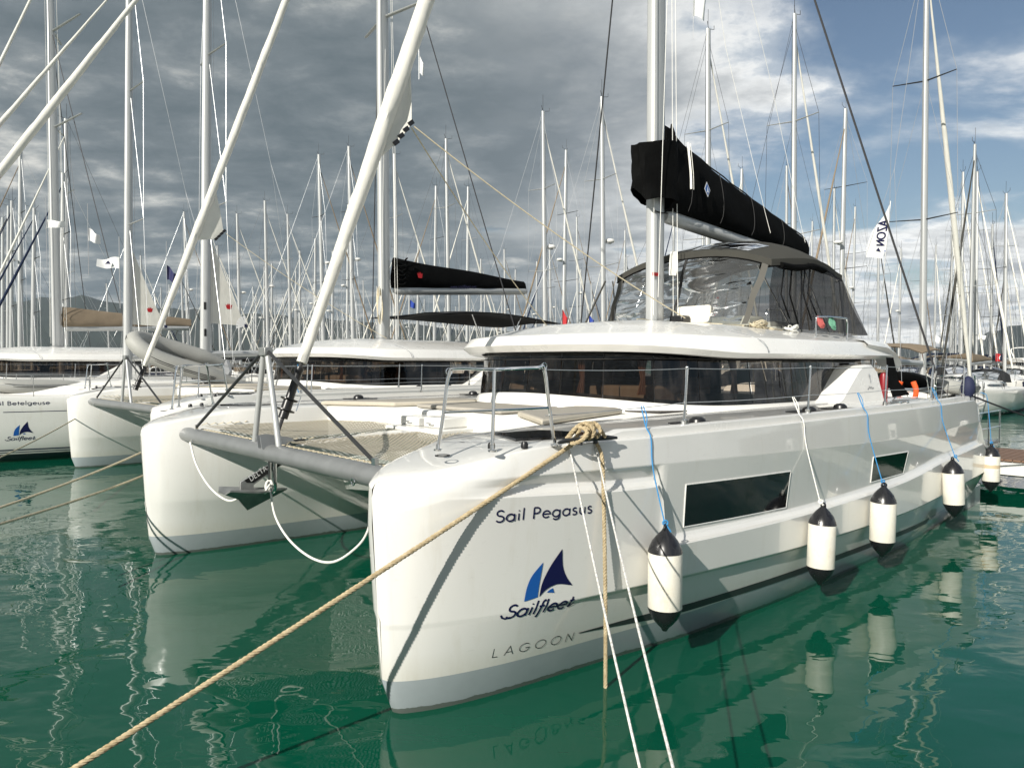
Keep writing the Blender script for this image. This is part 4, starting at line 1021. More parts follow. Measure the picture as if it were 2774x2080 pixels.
# ------------------------------------------------------------------ mooring lines
def rope(name,label,pts,r,m,group=None,laid=False,pitch=.12):
    mb=laid_rope(MB(),pts,r,pitch) if laid else MB().tube(pts,r,7)
    return tag(mb.build(name,m),label,'rope',group)
def edge(x,z,off): return LW(x,-(hull_out(x,z)+off),z)
e1=Vector((-4.7,2.47,-.65))
k0=[LW(1.50,-.74,2.17),LW(1.36,-.82,2.165),LW(1.20,-(hull_out(1.2,2.05)+.035),2.075)]
far=[k0[-1].lerp(e1,t)-Vector((0,0,.05*4*t*(1-t))) for t in [i/14 for i in range(1,15)]]
rope('mooring_rope','thick tan twisted rope stretched from the bow cleat past the stem',smooth_path(k0,5)[:-1]+[k0[-1]]+far,.019,'rope_beige',None,True,.10)
kn=MB()
loops=[(1.22,-.83),(1.30,-.80),(1.38,-.80),(1.45,-.82),(1.33,-.85)]
for i,(x,y) in enumerate(loops):
    a0=.4*i; laid_rope(kn,[LW(x+.055*math.sin(a+.5*i)*.9+.02*math.cos(2*a),y+.075*math.cos(a),2.165+.062*math.sin(a)+.008*i) for a in [a0+j*.40 for j in range(17)]],.017,.09)
laid_rope(kn,smooth_path([LW(1.18,-.74,2.13),LW(1.24,-.80,2.23),LW(1.36,-.82,2.255),LW(1.46,-.84,2.21),LW(1.50,-.88,2.13)],5),.018,.09)
tag(kn.build('rope_knot','rope_beige'),'tangle of thick tan rope made fast on the bow cleat','rope')
hang=smooth_path([LW(1.44,-.78,2.20),edge(1.485,2.09,.030),LW(1.49,-(hull_out(1.52,1.6)+.024),1.95),LW(1.505,-(hull_out(1.52,1.6)+.03),1.6),LW(1.52,-(hull_out(1.52,1.6)+.032),1.1),LW(1.535,-(hull_out(1.52,1.6)+.03),.5),LW(1.55,-(hull_out(1.52,1.6)+.02),-.8)],8)
rope('hanging_rope','thick tan rope end hanging straight down the hull into the water',hang,.018,'rope_beige',None,True,.085)
for (x0,px,lab) in ((1.20,(.62,.60),'thin white braided line from the bow cleat crossing the last letter of the name'),(1.47,(.69,.85),'thin white braided line beside the hanging tan rope, running down to the quay')):
    e2=Vector((px[0],2.44,px[1])); st_=edge(x0,2.06,.02)
    pts=smooth_path([LW(x0+.02,-.80,2.17),edge(x0,2.09,.02)],4)+[edge(x0+.012,1.97,.022)]; s3=pts[-1]
    pts+=[s3.lerp(e2,i/12)-Vector((0,0,.05*4*(i/12)*(1-i/12))) for i in range(1,13)]
    rope('mooring_line',lab,pts,.0075,'rope_fleck')
LOOP=[LW(.32,y,z) for y,z in ((2.93,1.03),(2.58,.83),(2.09,.74),(1.64,.78),(1.23,.97))]
# bridle lines at the crossbeam
rope('bridle_line','white rope drooping from the far end of the crossbeam to the anchor',smooth_path([LW(.17,5.28,1.68),LW(.15,5.0,1.42),LW(.12,4.5,1.22),LW(.10,4.0,1.13),LW(.08,3.55,1.15),LW(.12,3.15,1.32)],7),.0125,'rope_white')
rope('bridle_line','white rope looping from the anchor low over the water behind the near bow',smooth_path([LW(.30,3.02,1.34)]+LOOP+[LW(.31,.92,1.22),LW(.30,.78,1.62)],7),.0125,'rope_white')
anr=MB().tube([LW(.30,3.05,1.36)+Vector((.035*math.cos(a),.02*math.sin(a),.06*math.sin(a))) for a in [i*.5 for i in range(13)]],.013,6,closed=True).tube([LW(.27,3.02,1.33)+Vector((.03*math.cos(a),.03*math.sin(a),.05*math.cos(a))) for a in [i*.5 for i in range(13)]],.013,6,closed=True)
tag(anr.build('rope_lashing','rope_white'),'white rope lashing wound round the anchor hoop','rope')
# stern line and boarding gangway
rope('stern_line','black stern line running from the near stern to the pontoon',bez(LW(11.9,-.65,2.2),LW(15.5,-3.0,.9),.06,14),.016,'rope_black')
gw=thing('gangway','grey metal boarding gangway with rails between stern and pontoon','gangway',LW(12.9,-.1,1.0),TH)
MB().box((0,-.22,-.03),(2.7,.22,.03)).build('walkway','galv',gw)
for s_ in (-1,1):
    mb=MB()
    for z in (.35,.7): mb.tube([(0.0,s_*.25,z),(2.7,s_*.25,z)],.014,8)
    for x in (.05,.9,1.8,2.65): mb.tube([(x,s_*.25,-.02),(x,s_*.25,.72)],.014,8)
    mb.build('handrail','steel',gw)
buo=MB().lathe([(.001,0),(.06,.02),(.11,.10),(.12,.2),(.09,.32),(.04,.38),(.001,.40)],16); bo=buo.build('stern_fender','rope_navy'); bo.location=LW(11.55,-.80,2.12); tag(bo,'dark blue teardrop buoy tied to the stern rail','buoy')
# ------------------------------------------------------------------ sister catamaran alongside
TH2=TH+R(3); c2=LW(.98,16.737,0)-Vector((-math.sin(TH2),math.cos(TH2),0))*SPAN
cat2=thing('catamaran','white catamaran berthed alongside with a crown badge on its black boom cover','catamaran',c2,TH2)
build_catamaran(cat2,{'glass':'cabin_glass'})
s0=Vector((.46,MID,2.02)); s1=Vector((7.30,MID,20.2)); d_=(s1-s0).normalized()
g2=furled(s0+d_*.70,s1-d_*1.0,.10,.05,8).build('furled_genoa','sail_cloth',cat2)
dm=MB(); dm.lathe([(.001,-.02),(.055,-.02),(.055,.06),(.105,.07),(.105,.085),(.06,.09),(.06,.19),(.10,.20),(.10,.215),(.05,.22),(.046,.5),(.001,.51)],16,Matrix.Translation(s0+d_*.12)@d_.to_track_quat('Z','Y').to_matrix().to_4x4()); dm.build('furler_drum','black_plastic',cat2)
MB().quad_grid([[Vector((2.42,MID,7.2)),Vector((2.44,MID,7.2))],[Vector((2.3,MID,6.9)),Vector((2.55,MID-.03,6.6))],[Vector((2.15,MID,6.5)),Vector((2.62,MID-.05,6.10))],[Vector((2.0,MID,6.1)),Vector((2.40,MID-.04,5.88))],[Vector((1.9,MID,5.85)),Vector((1.95,MID,5.80))]]).build('clew','sail_cloth',g2)
ck2=MB()
for i in range(4): ck2.box((-.03,-.012,-.03),(.06,.012,.03),Matrix.Translation(Vector((2.62-.07*i,MID-.07,6.10-.075*i)))@Matrix.Rotation(R(-40),4,'Y'))
ck2.build('clew_strap','black_plastic',g2)
MB().tube(bez((2.66,MID-.06,6.06),(6.6,1.6,3.44),.1,12),.008,6).build('genoa_sheet','rope_tan',g2)
MB().tube([(7.95,MID,4.98),(8.1,MID,5.0),(13.7,MID,5.38),(13.85,MID,5.39)],[.08,.125,.12,.09],12,flat=1.15).build('boom','mast_alu',cat2)
cv2=cover_mb(7.95,13.75,5.05,5.42,6.0,5.74,.28,.13,MID,9,.0).build('sail_cover','black_canvas',cat2)
fold=MB()
for i in range(6): fold.tube(smooth_path([(7.9+.05*math.sin(i),MID-.12,5.2+.14*i),(8.05,MID-.30,5.15+.14*i),(8.25,MID-.26,5.28+.14*i)],5),.05,6,flat=.5)
fold.build('cover_fold','black_canvas',cv2)
def crown(fn,s,parent,m='red'):
    pts_l=[(-.5,.35),(-.30,.16),(-.14,.5),(0,.18),(.14,.5),(.30,.16),(.5,.35)]; lo=[(-.34,-.35),(-.22,-.38),(-.12,-.39),(0,-.4),(.12,-.39),(.22,-.38),(.34,-.35)]
    return fill_shape([(a*s,b*s) for a,b in lo],[(a*s,b*s) for a,b in pts_l],fn,2).build('crown_emblem',m,parent)
crown(lambda u,v:(8.75+u,MID-.265+.10*v,5.50+v),.22,cv2)
lettering('www.sailfleet.net',.11,lambda u,v:(10.1+u,MID-.146,5.10+.065*(2.1+u)/1.0*0+.135+.068*(u)+v-.03),.16,.10,0,1.15).build('lettering','navy',cv2)
# folded black awning on its hoops above the flybridge
rows=[]
for i in range(15):
    t=i/14; rows.append([(8.05+5.2*t,.8+3.9*j/8,4.12+.28*math.sin(math.pi*min(1,.12+.88*t))*(1-.5*abs(j/4-1)**2)+.04*math.sin(5*t+j)) for j in range(9)])
aw=MB().quad_grid(rows).quad_grid([[(x,y,z-.03) for x,y,z in r] for r in rows],flip=True).build('flybridge_awning','dark_canvas',cat2)
fr2=MB()
for x0,x1 in ((9.3,9.9),(11.4,10.9),(12.2,11.5)):
    for y in (1.0,4.6): fr2.tube([(x0,y,4.22),(x1,y+.1,3.2)],.02,6)
fr2.build('awning_frame','steel',aw)
coil2=MB()
for k in range(7): coil2.tube([Vector((7.30,MID-.13-.008*k,4.6-.04*k))+Vector((.09*math.cos(a),.0,.45*math.sin(a))) for a in [i*.5 for i in range(13)]],.012,5,closed=True)
coil2.build('rope_coil','rope_tan',cat2)
# pair of fender lines on its rail
tag(MB().tube(smooth_path([LW(3.9,9.85,2.72),LW(3.85,9.83,2.3),LW(3.9,9.82,2.1)],4),.009,5).build('rail_line','rope_blue'),'short blue line knotted on the rail of the crown-badged catamaran','rope')

# ------------------------------------------------------------------ monohull yachts
def mono_half(t,B):
    return B*.5*pchip([(0,.0),(.015,.07),(.05,.19),(.12,.38),(.25,.68),(.42,.93),(.6,1.0),(.8,.97),(1,.86)])(t)
def mono_hull(L,B,fb,rake=.25):
    rows=[]
    for i in range(34):
        t=(i/33)**1.35; hb=mono_half(t,B); sh=fb*(1.10-.16*t+.06*t*t); sec=[]
        prof=[(1,0.985),(.97,1.0),(.80,.985),(.55,.955),(.28,.90),(.10,.80),(0,.72),(-.12,.5),(-.22,0)]
        for k,w in prof:
            z=sh*k if k>=0 else k*2.2; x=t*L-(rake*(1-t)**6)*(k)
            flare=1-.30*(1-k)*(1-t)**3
            sec.append((x,-hb*w*flare if w else 0.0,z))
        rows.append(sec+[(x,-y,z) for x,y,z in reversed(sec[:-1])])
    mb=MB().quad_grid(rows,flip=False); mb.face(rows[-1][::-1]); return mb
def mono_deck(L,B,fb,rake=.25):
    rows=[]
    for i in range(34):
        t=(i/33)**1.35; hb=mono_half(t,B)*.985; sh=fb*(1.10-.16*t+.06*t*t); rows.append([(t*L-rake*(1-t)**6,hb*(2*j/6-1),sh+.05*(1-(2*j/6-1)**2)) for j in range(7)])
    return MB().quad_grid(rows,flip=True)
def trunk(L,B,fb,x0,x1,h,wf=.56):
    rows=[]
    for i in range(15):
        t=i/14; x=x0+(x1-x0)*t; hb=mono_half(x/L,B)*wf*(1-.35*(1-t)**4); zb=fb*(1.10-.16*x/L)+.0; zt=zb+h*(.10+.90*sstep(0,.45,t))
        rows.append([(x,-hb*1.08,zb-.03),(x,-hb,zb+(zt-zb)*.7),(x,-hb*.88,zt-.01),(x,-hb*.4,zt+.05),(x,hb*.4,zt+.05),(x,hb*.88,zt-.01),(x,hb,zb+(zt-zb)*.7),(x,hb*1.08,zb-.03)])
    mb=MB().quad_grid(rows,flip=True); mb.face(rows[-1]); return mb
def mast_mb(x,z0,z1,a=.15,b=.10,rk=.0):
    rows=[]
    for i in range(5):
        t=i/4; k=1-.3*t*t; rows.append([(x+rk*t*(z1-z0)+a*k*math.cos(q),b*k*math.sin(q),z0+(z1-z0)*t) for q in [2*math.pi*j/14 for j in range(14)]])
    mb=MB().quad_grid(rows,close_v=True); mb.face(rows[-1]); return mb
def build_mono(root,o):
    """parts of one monohull yacht: bow at x=0, stern at x=L"""
    L,B,fb=o['L'],o['B'],o['fb']; xm=o.get('xm',L*.42); H=o['H']; rk=o.get('rk',.018)
    lod=o.get('lod',0); hm=o.get('hull','hull_far')
    hl=mono_hull(L,B,fb).build('hull',hm,root,40); mono_deck(L,B,fb).build('deck','deck_white',root,60)
    zt=lambda x:fb*(1.10-.16*x/L)
    tr=trunk(L,B,fb,L*.22,L*.70,.42).build('cabin_trunk','roof_white',root,40)
    for s_ in (-1,1):
        def wn():
            rows=[]
            for i in range(9):
                x=L*(.40+.26*i/8); hb=mono_half(x/L,B)*.56*(1-.35*(1-(x-L*.22)/(L*.48))**4); zb=zt(x); k0,k1=(.40,.80) if 0<i<8 else (.56,.64)
                rows.append([(x,s_*(hb*1.05+.006),zb+.42*k0*.8),(x,s_*(hb*1.0+.012),zb+.42*k1*.8)])
            return MB().quad_grid(rows,flip=(s_<0))
        wn().build('cabin_window','window_black',tr)
    m_=mast_mb(xm,zt(xm)+.35,H,o.get('ma',.16),o.get('ma',.16)*.7,rk).build('mast','mast_alu',root)
    mh=MB().tube([(xm+rk*H,0,H),(xm+rk*H,0,H+.9)],.010,5).tube([(xm+rk*H-.1,0,H+.02),(xm+rk*H-.5,.0,H+.12),(xm+rk*H-.5,0,H+.30)],.012,5).tube([(xm+rk*H+.05,.05,H),(xm+rk*H+.22,.1,H+.25)],.012,5)
    mh.build('masthead_gear','wire_dark',m_)
    if o.get('radar'):
        zr=H*.55; MB().lathe([(.001,0),(.22,.01),(.26,.06),(.26,.12),(.20,.19),(.001,.21)],14,Matrix.Translation((xm-.42,0,zr))).build('radar_dome','gel_white',m_); MB().box((xm-.5,-.05,zr-.06),(xm,.05,zr)).build('radar_bracket','mast_alu',m_)
    sp=o.get('spr',(.42,.72)); tips=[]
    for f in sp:
        z=zt(xm)+(H-zt(xm))*f; w=B*.30*(1.1-.25*f)
        for s_ in (-1,1):
            MB().tube([(xm+rk*z,s_*.05,z),(xm+rk*z+.16,s_*w,z+.06)],[.05,.03],6,flat=.5).build('spreader','mast_alu' if o.get('light_spr',1) else 'dark_bar',m_)
        tips.append((xm+rk*z+.16,w,z+.06))
    rg=MB(); rw=o.get('rw',.007); top=(xm+rk*H*.97,0,H*.97)
    for s_ in (-1,1):
        path=[(xm+.25,s_*mono_half(xm/L,B)*.93,zt(xm))]+[(a,s_*b,c) for a,b,c in tips]+[(top[0],s_*.03,top[2])]
        rg.tube(path,rw,4); rg.tube([(xm+.1,s_*mono_half(xm/L,B)*.9,zt(xm)),(xm+rk*H*.4,s_*.04,tips[0][2]-.1)],rw*.8,4); rg.tube([tips[0] if s_>0 else (tips[0][0],-tips[0][1],tips[0][2]),(xm+rk*H*.7,0,tips[-1][2])],rw*.7,4)
        rg.tube([(L*.98,s_*mono_half(.98,B)*.8,zt(L)),(xm+rk*H+(L-xm)*.45,0,H*.52)],rw*.8,4)
    rg.tube([(xm+rk*H+(L-xm)*.45,0,H*.52),(xm+rk*H,0,H)],rw,4)
    rg.tube([(xm-.16,.05,zt(xm)+.5),(xm+rk*H-.13,.02,H*.96)],rw*.8,4); rg.tube([(xm+.2,-.07,zt(xm)+.6),(xm+rk*H+.16,-.02,H*.98)],rw*.8,4)
    rg.build('rigging','wire' if o.get('lightrig',1) else 'wire_dark',root)
    if o.get('genoa',1): furled((.15,0,zt(0)+.75),(xm+rk*H-.12,0,H*.94),o.get('gr',.085),.03,int(L*100+H*7),40 if lod else 110).build('furled_genoa',o.get('gm','sail_cloth'),root,60)
    zb=zt(xm)+1.35; bl=o.get('bl',L*.36)
    bo_=MB().tube([(xm+.15,0,zb),(xm+bl,0,zb+.12)],.085,8,flat=1.2).build('boom','mast_alu',root)
    if o.get('cover'): cover_mb(xm+.15,xm+bl,zb+.06,zb+.18,zb+.62,zb+.36,.17,.09,0,int(H*13),.1,14).build('sail_cover',o['cover'],root)
    if o.get('hood'):
        rows=[]
        for i in range(7):
            t=i/6; x=L*.60+1.5*t; hb=B*.30; h=.15+.62*math.sin(math.pi*.5*min(1,t*1.5)); rows.append([(x,-hb*math.cos(math.pi*j/8)*1.05,zt(x)+.36+h*math.sin(math.pi*j/8)**.6) for j in range(9)])
        hd=MB().quad_grid(rows).build('spray_hood',o['hood'],root,60)
        MB().quad_grid([[tuple(Vector(p)+Vector((-.012,0,.012))) for p in r[2:7]] for r in rows[0:3]]).build('hood_window','clear_vinyl',hd)
    if o.get('bimini'):
        rows=[]
        for i in range(9):
            t=i/8; x=L*.70+2.3*t; hb=B*.40; rows.append([(x,hb*(2*j/8-1),zt(x)+1.75+.22*(1-(2*j/8-1)**4)+.10*math.sin(math.pi*t)) for j in range(9)])
        bi=MB().quad_grid(rows).quad_grid([[(a,b,c-.025) for a,b,c in r] for r in rows],flip=True).build('bimini',o['bimini'],root,60)
        f=MB()
        for x in (L*.70,L*.70+1.1,L*.70+2.25):
            for s_ in (-1,1): f.tube([(x,s_*B*.395,zt(x)+1.75),(L*.70+1.1+(x-L*.70-1.1)*.3,s_*B*.41,zt(x)+.05)],.015,6)
        f.build('bimini_frame','steel',bi)
    if not lod:
        # guard rails
        xs=[.35]+[L*(.10+.095*i) for i in range(9)]
        for s_ in (-1,1):
            for x in xs[1:]:
                y=s_*mono_half(x/L,B)*.95; MB().tube([(x,y,zt(x)),(x,y,zt(x)+.60)],.012,6).build('stanchion','steel',root)
            for k in (.6,.32):
                mb=MB(); P_=[(x,s_*mono_half(max(.03,x/L),B)*.95,zt(x)+k) for x in xs]
                mb.tube(P_,.0055,4).build('lifeline','wire',root)
        pp=MB(); a=[(.75,-mono_half(.75/L,B)*.95,zt(0)),(.6,-mono_half(.75/L,B)*.9,zt(0)+.62),(.05,-.12,zt(0)+.66),(.05,.12,zt(0)+.66),(.6,mono_half(.75/L,B)*.9,zt(0)+.62),(.75,mono_half(.75/L,B)*.95,zt(0))]
        pp.tube(smooth_path(a,5),.014,8); pp.tube([(.25,-.18,zt(0)),(.2,-.17,zt(0)+.64)],.013,6); pp.tube([(.25,.18,zt(0)),(.2,.17,zt(0)+.64)],.013,6); pp.build('pulpit','steel',root)
        sp_=MB(); e=[(L*.86,-mono_half(.86,B)*.95,zt(L)+.62),(L*.99,-mono_half(.99,B)*.9,zt(L)+.62),(L*.995,-B*.18,zt(L)+.6)]
        for s_ in (-1,1):
            sp_.tube([(x,y*s_,z) for x,y,z in e],.014,8)
            for x,y,z in e: sp_.tube([(x,y*s_,zt(L)-.02),(x,y*s_,z)],.013,6)
        sp_.build('pushpit','steel',root)
        MB().tube([(L*.83,-.02,zt(L)+.1),(L*.83,-.02,zt(L)+.45)],.05,8).build('wheel_pedestal','gel_white',root)
        MB().tube([(L*.83-.1,.42*math.cos(a),zt(L)+.55+.42*math.sin(a)) for a in [i*math.pi/10 for i in range(20)]],.018,6,closed=True).build('steering_wheel','wood',root)
        MB().tube([(.06,.0,zt(0)+.05),(.06,0,zt(0)+.3)],.05,8).build('anchor_roller','galv',root)
    else:
        pp=MB(); a=[(.75,-mono_half(.75/L,B)*.95,zt(0)),(.6,-mono_half(.75/L,B)*.9,zt(0)+.62),(.05,0,zt(0)+.66),(.6,mono_half(.75/L,B)*.9,zt(0)+.62),(.75,mono_half(.75/L,B)*.95,zt(0))]
        pp.tube(a,.016,5); pp.build('pulpit','steel',root)
    return hl
def mono_side(L,B,fb,x,z,off=.004):
    """a point on the port (negative y) side of a monohull; used for lettering"""
    t=max(1e-4,(x)/L); hb=mono_half(t,B); sh=fb*(1.10-.16*t+.06*t*t); k=z/sh
    prof=[(1,0.985),(.97,1.0),(.80,.985),(.55,.955),(.28,.90),(.10,.80),(0,.72)]
    w=.72
    for (k1,w1),(k0,w0) in zip(prof,prof[1:]):
        if k0<=k<=k1: w=w0+(w1-w0)*(k-k0)/(k1-k0)
    return (x-.25*(1-t)**6*k,-hb*w*(1-.30*(1-k)*(1-t)**3)-off,z)
# "Sail Betelgeuse": grey-white yacht next to the crown-badged catamaran
BX=-3.6; bet=thing('sailing_yacht','white yacht named "Sail Betelgeuse" with dark waterline stripes and in-mast furled mainsail','sailing yacht',LW(BX,20.15,0),TH)
bo={'L':13.6,'B':4.2,'fb':1.72,'H':19.0,'xm':9.05,'hull':'hull_mono','gr':.12,'ma':.17,'bl':5.8,'spr':(.36,.66),'rw':.006}
bh=build_mono(bet,bo)
MS=lambda x,z:mono_side(13.6,4.2,1.72,x,z)
lettering('Sail Betelgeuse',.105,lambda u,v:MS(3.02+u,1.60+v),.15,.10,0,1.30).build('lettering','navy',bh)
sail_logo(lambda u,v:MS(3.36+u,.62+v),.47,bh)
MB().quad_grid([[MS(3.3+.35*i,1.40) for i in range(24)],[MS(3.3+.35*i,1.418) for i in range(24)]]).build('cove_line','navy',bh)
def mainsail_tri(root,xm,z0,rk,s,crown_on=True):
    """visible tail of an in-mast furled mainsail with its clew patch"""
    P0=Vector((xm+.12+rk*z0,0,z0)); a=Vector((.0,0,2.6))*s; c=Vector((1.05,-.04,.0))*s; b=Vector((0,0,-.0))
    rows=[]
    for i in range(9):
        t=i/8; l=P0+a*(1-t); r_=l+Vector((1.05*s*t*(1-.06*math.sin(math.pi*t)),-.03*t,-.05*t))
        rows.append([l.lerp(r_,j/5) for j in range(6)])
    mb=MB().quad_grid(rows).quad_grid([[p+Vector((0,.006,0)) for p in r] for r in rows],flip=True); sl=mb.build('mainsail_tail','sail_cloth',root)
    cl=P0+Vector((1.05*s,-.03,-.05)); 
    for i in range(6):
        an_=R(100+18*i); dv=Vector((math.cos(an_),0,math.sin(an_))); p=cl+dv*.05; n_=Vector((-dv.z,0,dv.x))*.028
        MB().face([p-n_*.4+Vector((0,-.012,0)),p+n_*.4+Vector((0,-.012,0)),p+dv*.26*s+n_*1.6+Vector((0,-.012,0)),p+dv*.26*s-n_*1.6+Vector((0,-.012,0))]).build('clew_patch','flag_white',sl)
    MB().box((-.05,-.03,-.05),(.06,.0,.06),Matrix.Translation(cl)).build('clew_block','rope_navy',sl)
    if crown_on: crown(lambda u,v:tuple(P0+Vector((.55*s+u,-.022,.52*s+v))),.20*s,sl)
mainsail_tri(bet,9.05,4.10,.018,1.15)
lettering('www.sailfleet.net',.10,lambda u,v:(11.9+u,-.092,3.09+v),.18,.10,0,1.05).build('lettering','navy',bet)
for z in (3.65,4.55): MB().box((9.05-.05,-.125,z),(9.05+.03,-.105,z+.25)).build('mast_slot','black_plastic',bet,bevel=.02)
# second crown-sail yacht behind it
y2=thing('sailing_yacht','white yacht whose mast carries a small crown-marked mainsail tail beyond the grey dinghy','sailing yacht',LW(-4.9,24.75,0),TH)
build_mono(y2,{'L':13.2,'B':4.1,'fb':1.65,'H':18.2,'xm':9.1,'hull':'hull_mono','gr':.09,'ma':.155,'bl':5.2,'spr':(.38,.68),'rw':.006})
mainsail_tri(y2,9.1,4.2,.018,1.1)
# grey inflatable hung on the rail between them, another lying on the foredeck
def dinghy(name,label,loc,rot,L=2.7,r=.21,m='hypalon'):
    d0=thing(name,label,'dinghy',loc,0); d0.rotation_euler=rot
    path=[(L,-.55,0),(L*.55,-.58,0),(L*.25,-.55,.02),(L*.08,-.38,.08),(0,-.12,.13),(0,.12,.13),(L*.08,.38,.08),(L*.25,.55,.02),(L*.55,.58,0),(L,.55,0)]
    pts=smooth_path(path,6); n=len(pts); rr=[r*(1 if 3<i<n-4 else .35+.65*min(i,n-1-i)/4) for i in range(n)]
    MB().tube(pts,rr,16).build('tube',m,d0,60)
    MB().quad_grid([[(L*.98,-.45,-.12),(L*.5,-.46,-.12),(L*.15,-.30,-.02)],[(L*.98,0,-.22),(L*.5,0,-.22),(L*.10,0,-.02)],[(L*.98,.45,-.12),(L*.5,.46,-.12),(L*.15,.30,-.02)]]).build('floor','hypalon',d0)
    MB().box((L*.90,-.42,-.1),(L*.93,.42,.22)).build('transom','skin_grey',d0)
    for dz in (.0,.055): 
        MB().tube([Vector(p)+Vector((0,(-1 if p[1]<0 else 1)*r*.985 if abs(p[1])>.3 else 0,0 if abs(p[1])>.3 else 0))+Vector((-(r*.985) if abs(p[1])<=.3 else 0,0,dz)) for p in pts[3:-3]],.012,5).build('rubbing_strake','dark_bar',d0)
    return d0
dinghy('inflatable_dinghy','grey inflatable dinghy hoisted bow-high beside the mast with the crown sail',LW(2.75,18.15,3.28),(R(28),R(17),TH+R(-4)),3.0,.24)
dinghy('inflatable_dinghy','pale inflatable dinghy stowed upside down on the foredeck behind the name Betelgeuse',LW(-.5,20.1,2.05),(0,0,TH+R(2)),2.6,.19)

# third catamaran beyond the two crown-sail yachts
cat3=thing('catamaran','white catamaran with tan boom cover moored beyond the two crown-sail yachts','catamaran',LW(-4.3,29.4,0),TH)
build_catamaran(cat3,{})
furled((.9,MID,2.7),(7.2,MID,19.5),.10,.05,12,40).build('furled_genoa','sail_cloth',cat3,60)
MB().tube([(7.9,MID,4.3),(13.2,MID,4.5)],.12,10,flat=1.15).build('boom','mast_alu',cat3)
cover_mb(7.8,13.3,4.35,4.55,5.25,4.95,.26,.14,MID,21).build('sail_cover','tan_canvas',cat3)
lettering('BA',.26,lambda u,v:(10.6+u,MID-.235,4.62+v),.17,.12).build('lettering','flag_white',cat3)
# ------------------------------------------------------------------ yacht across the pontoon with a tan awning
tan=thing('sailing_yacht','yacht with tan cockpit awning and grey spray hood moored beyond the near stern','sailing yacht',LW(30.9,4.3,0),TH+math.pi)
to={'L':11.6,'B':3.7,'fb':1.35,'H':17.6,'xm':5.7,'hull':'hull_far','gr':.10,'ma':.15,'cover':None,'hood':'dark_canvas','bimini':'tan_canvas','light_spr':0,'spr':(.40,.70),'rw':.008,'rk':.02,'gm':'sail_cloth'}
build_mono(tan,to)
hb_=thing('lifebuoy','orange horseshoe lifebuoy clipped to the stern rail of the tan-awning yacht','lifebuoy',LW(19.65,2.95,1.75),TH)
MB().tube(smooth_path([(0,-.17,.45),(0,-.25,.2),(0,-.2,-.05),(0,0,-.15),(0,.2,-.05),(0,.25,.2),(0,.17,.45)],6),.075,10).build('float','orange',hb_)
dinghy('inflatable_dinghy','small grey inflatable dinghy lashed on the deck of the tan-awning yacht',LW(24.6,3.6,1.85),(0,0,TH),2.5,.22)

# ------------------------------------------------------------------ yachts across the fairway, bows this way
def far_special(px,d,hd,o,label,group=None):
    p=at_dist(px,800,d); r=thing('sailing_yacht',label,'sailing yacht',(p.x,p.y,0),hd,group); build_mono(r,o); return r
fy=[far_special(2128,47,R(75),{'L':11,'B':3.7,'fb':1.5,'H':16.5,'hull':'hull_far','lod':1,'hood':'blue_canvas','bimini':'blue_canvas','cover':'blue_canvas','rw':.010},'white yacht with blue spray hood and a row of white fenders round its bow'),
    far_special(2190,43,R(82),{'L':11,'B':3.7,'fb':1.5,'H':15.5,'hull':'hull_far','lod':1,'hood':'dark_canvas','cover':'tan_canvas','rw':.010},'white yacht with dark boot stripe, bow-on beside the fender-hung yacht')]
fy+=[far_special(px,d,R(h),{'L':L,'B':3.6,'fb':1.4,'H':H,'hull':hm,'lod':1,'hood':hd,'bimini':hd,'cover':cv_,'rw':.010},lab) for px,d,h,L,H,hm,hd,cv_,lab in (
    (2085,58,72,10.5,14.5,'hull_far','tan_canvas','tan_canvas','white yacht with tan hood bow-on beyond the blue-hooded yacht'),
    (2160,60,78,11.5,16,'hull_navy','dark_canvas','blue_canvas','dark blue hulled yacht bow-on behind the fender-hung yacht'),
    (2258,47,84,11,15,'hull_far','blue_canvas','blue_canvas','white yacht with blue boom cover at the end of the bow-on row'),
    (2228,66,80,12,17,'hull_far','tan_canvas','brown_canvas','white yacht with brown boom cover far behind the red crescent flag'))]
ff=None
for i,(x,s_) in enumerate(((.8,-1),(1.6,-1),(2.4,-1),(.8,1),(1.7,1),(2.7,1))):
    if ff is None: ff=MB().lathe([(.001,0),(.07,.02),(.11,.10),(.11,.5),(.07,.58),(.001,.6)],10).mesh('bow_fender','fender_white',60)
    o=bpy.data.objects.new('bow_fender',ff); COL.objects.link(o); q=fy[0]; hb=mono_half(x/11,3.7)
    c,s=math.cos(R(75)),math.sin(R(75)); o.location=(q.location.x+c*x-s*s_*(hb+.1),q.location.y+s*x+c*s_*(hb+.1),.75)
    tag(o,'white fender hung round the bow of the blue-hooded yacht','fender','fenders round the blue-hooded yacht\'s bow')
mc=thing('motor_cruiser','white motor cruiser with flybridge moored behind the bow-on yachts','motor cruiser',tuple(at_dist(2290,800,80).xy)+(0,),R(80))
mono_hull(12,4.0,1.7).build('hull','hull_far',mc); mono_deck(12,4,1.7).build('deck','deck_white',mc)
sp=trunk(12,4,1.7,2.6,10.0,1.35,.72).build('superstructure','roof_white',mc); MB().box((5.2,-1.3,3.0),(9.8,1.3,3.35)).build('flybridge','roof_white',mc,bevel=.1)
for s_ in (-1,1): MB().box((4.6,s_*1.42-.02,2.45),(9.0,s_*1.42+.02,2.85)).build('side_window','window_black',mc)
MB().tube(smooth_path([(7.5,-1.2,3.35),(8.2,-1.1,4.5),(8.2,1.1,4.5),(7.5,1.2,3.35)],6),.06,8).build('radar_arch','roof_white',mc)

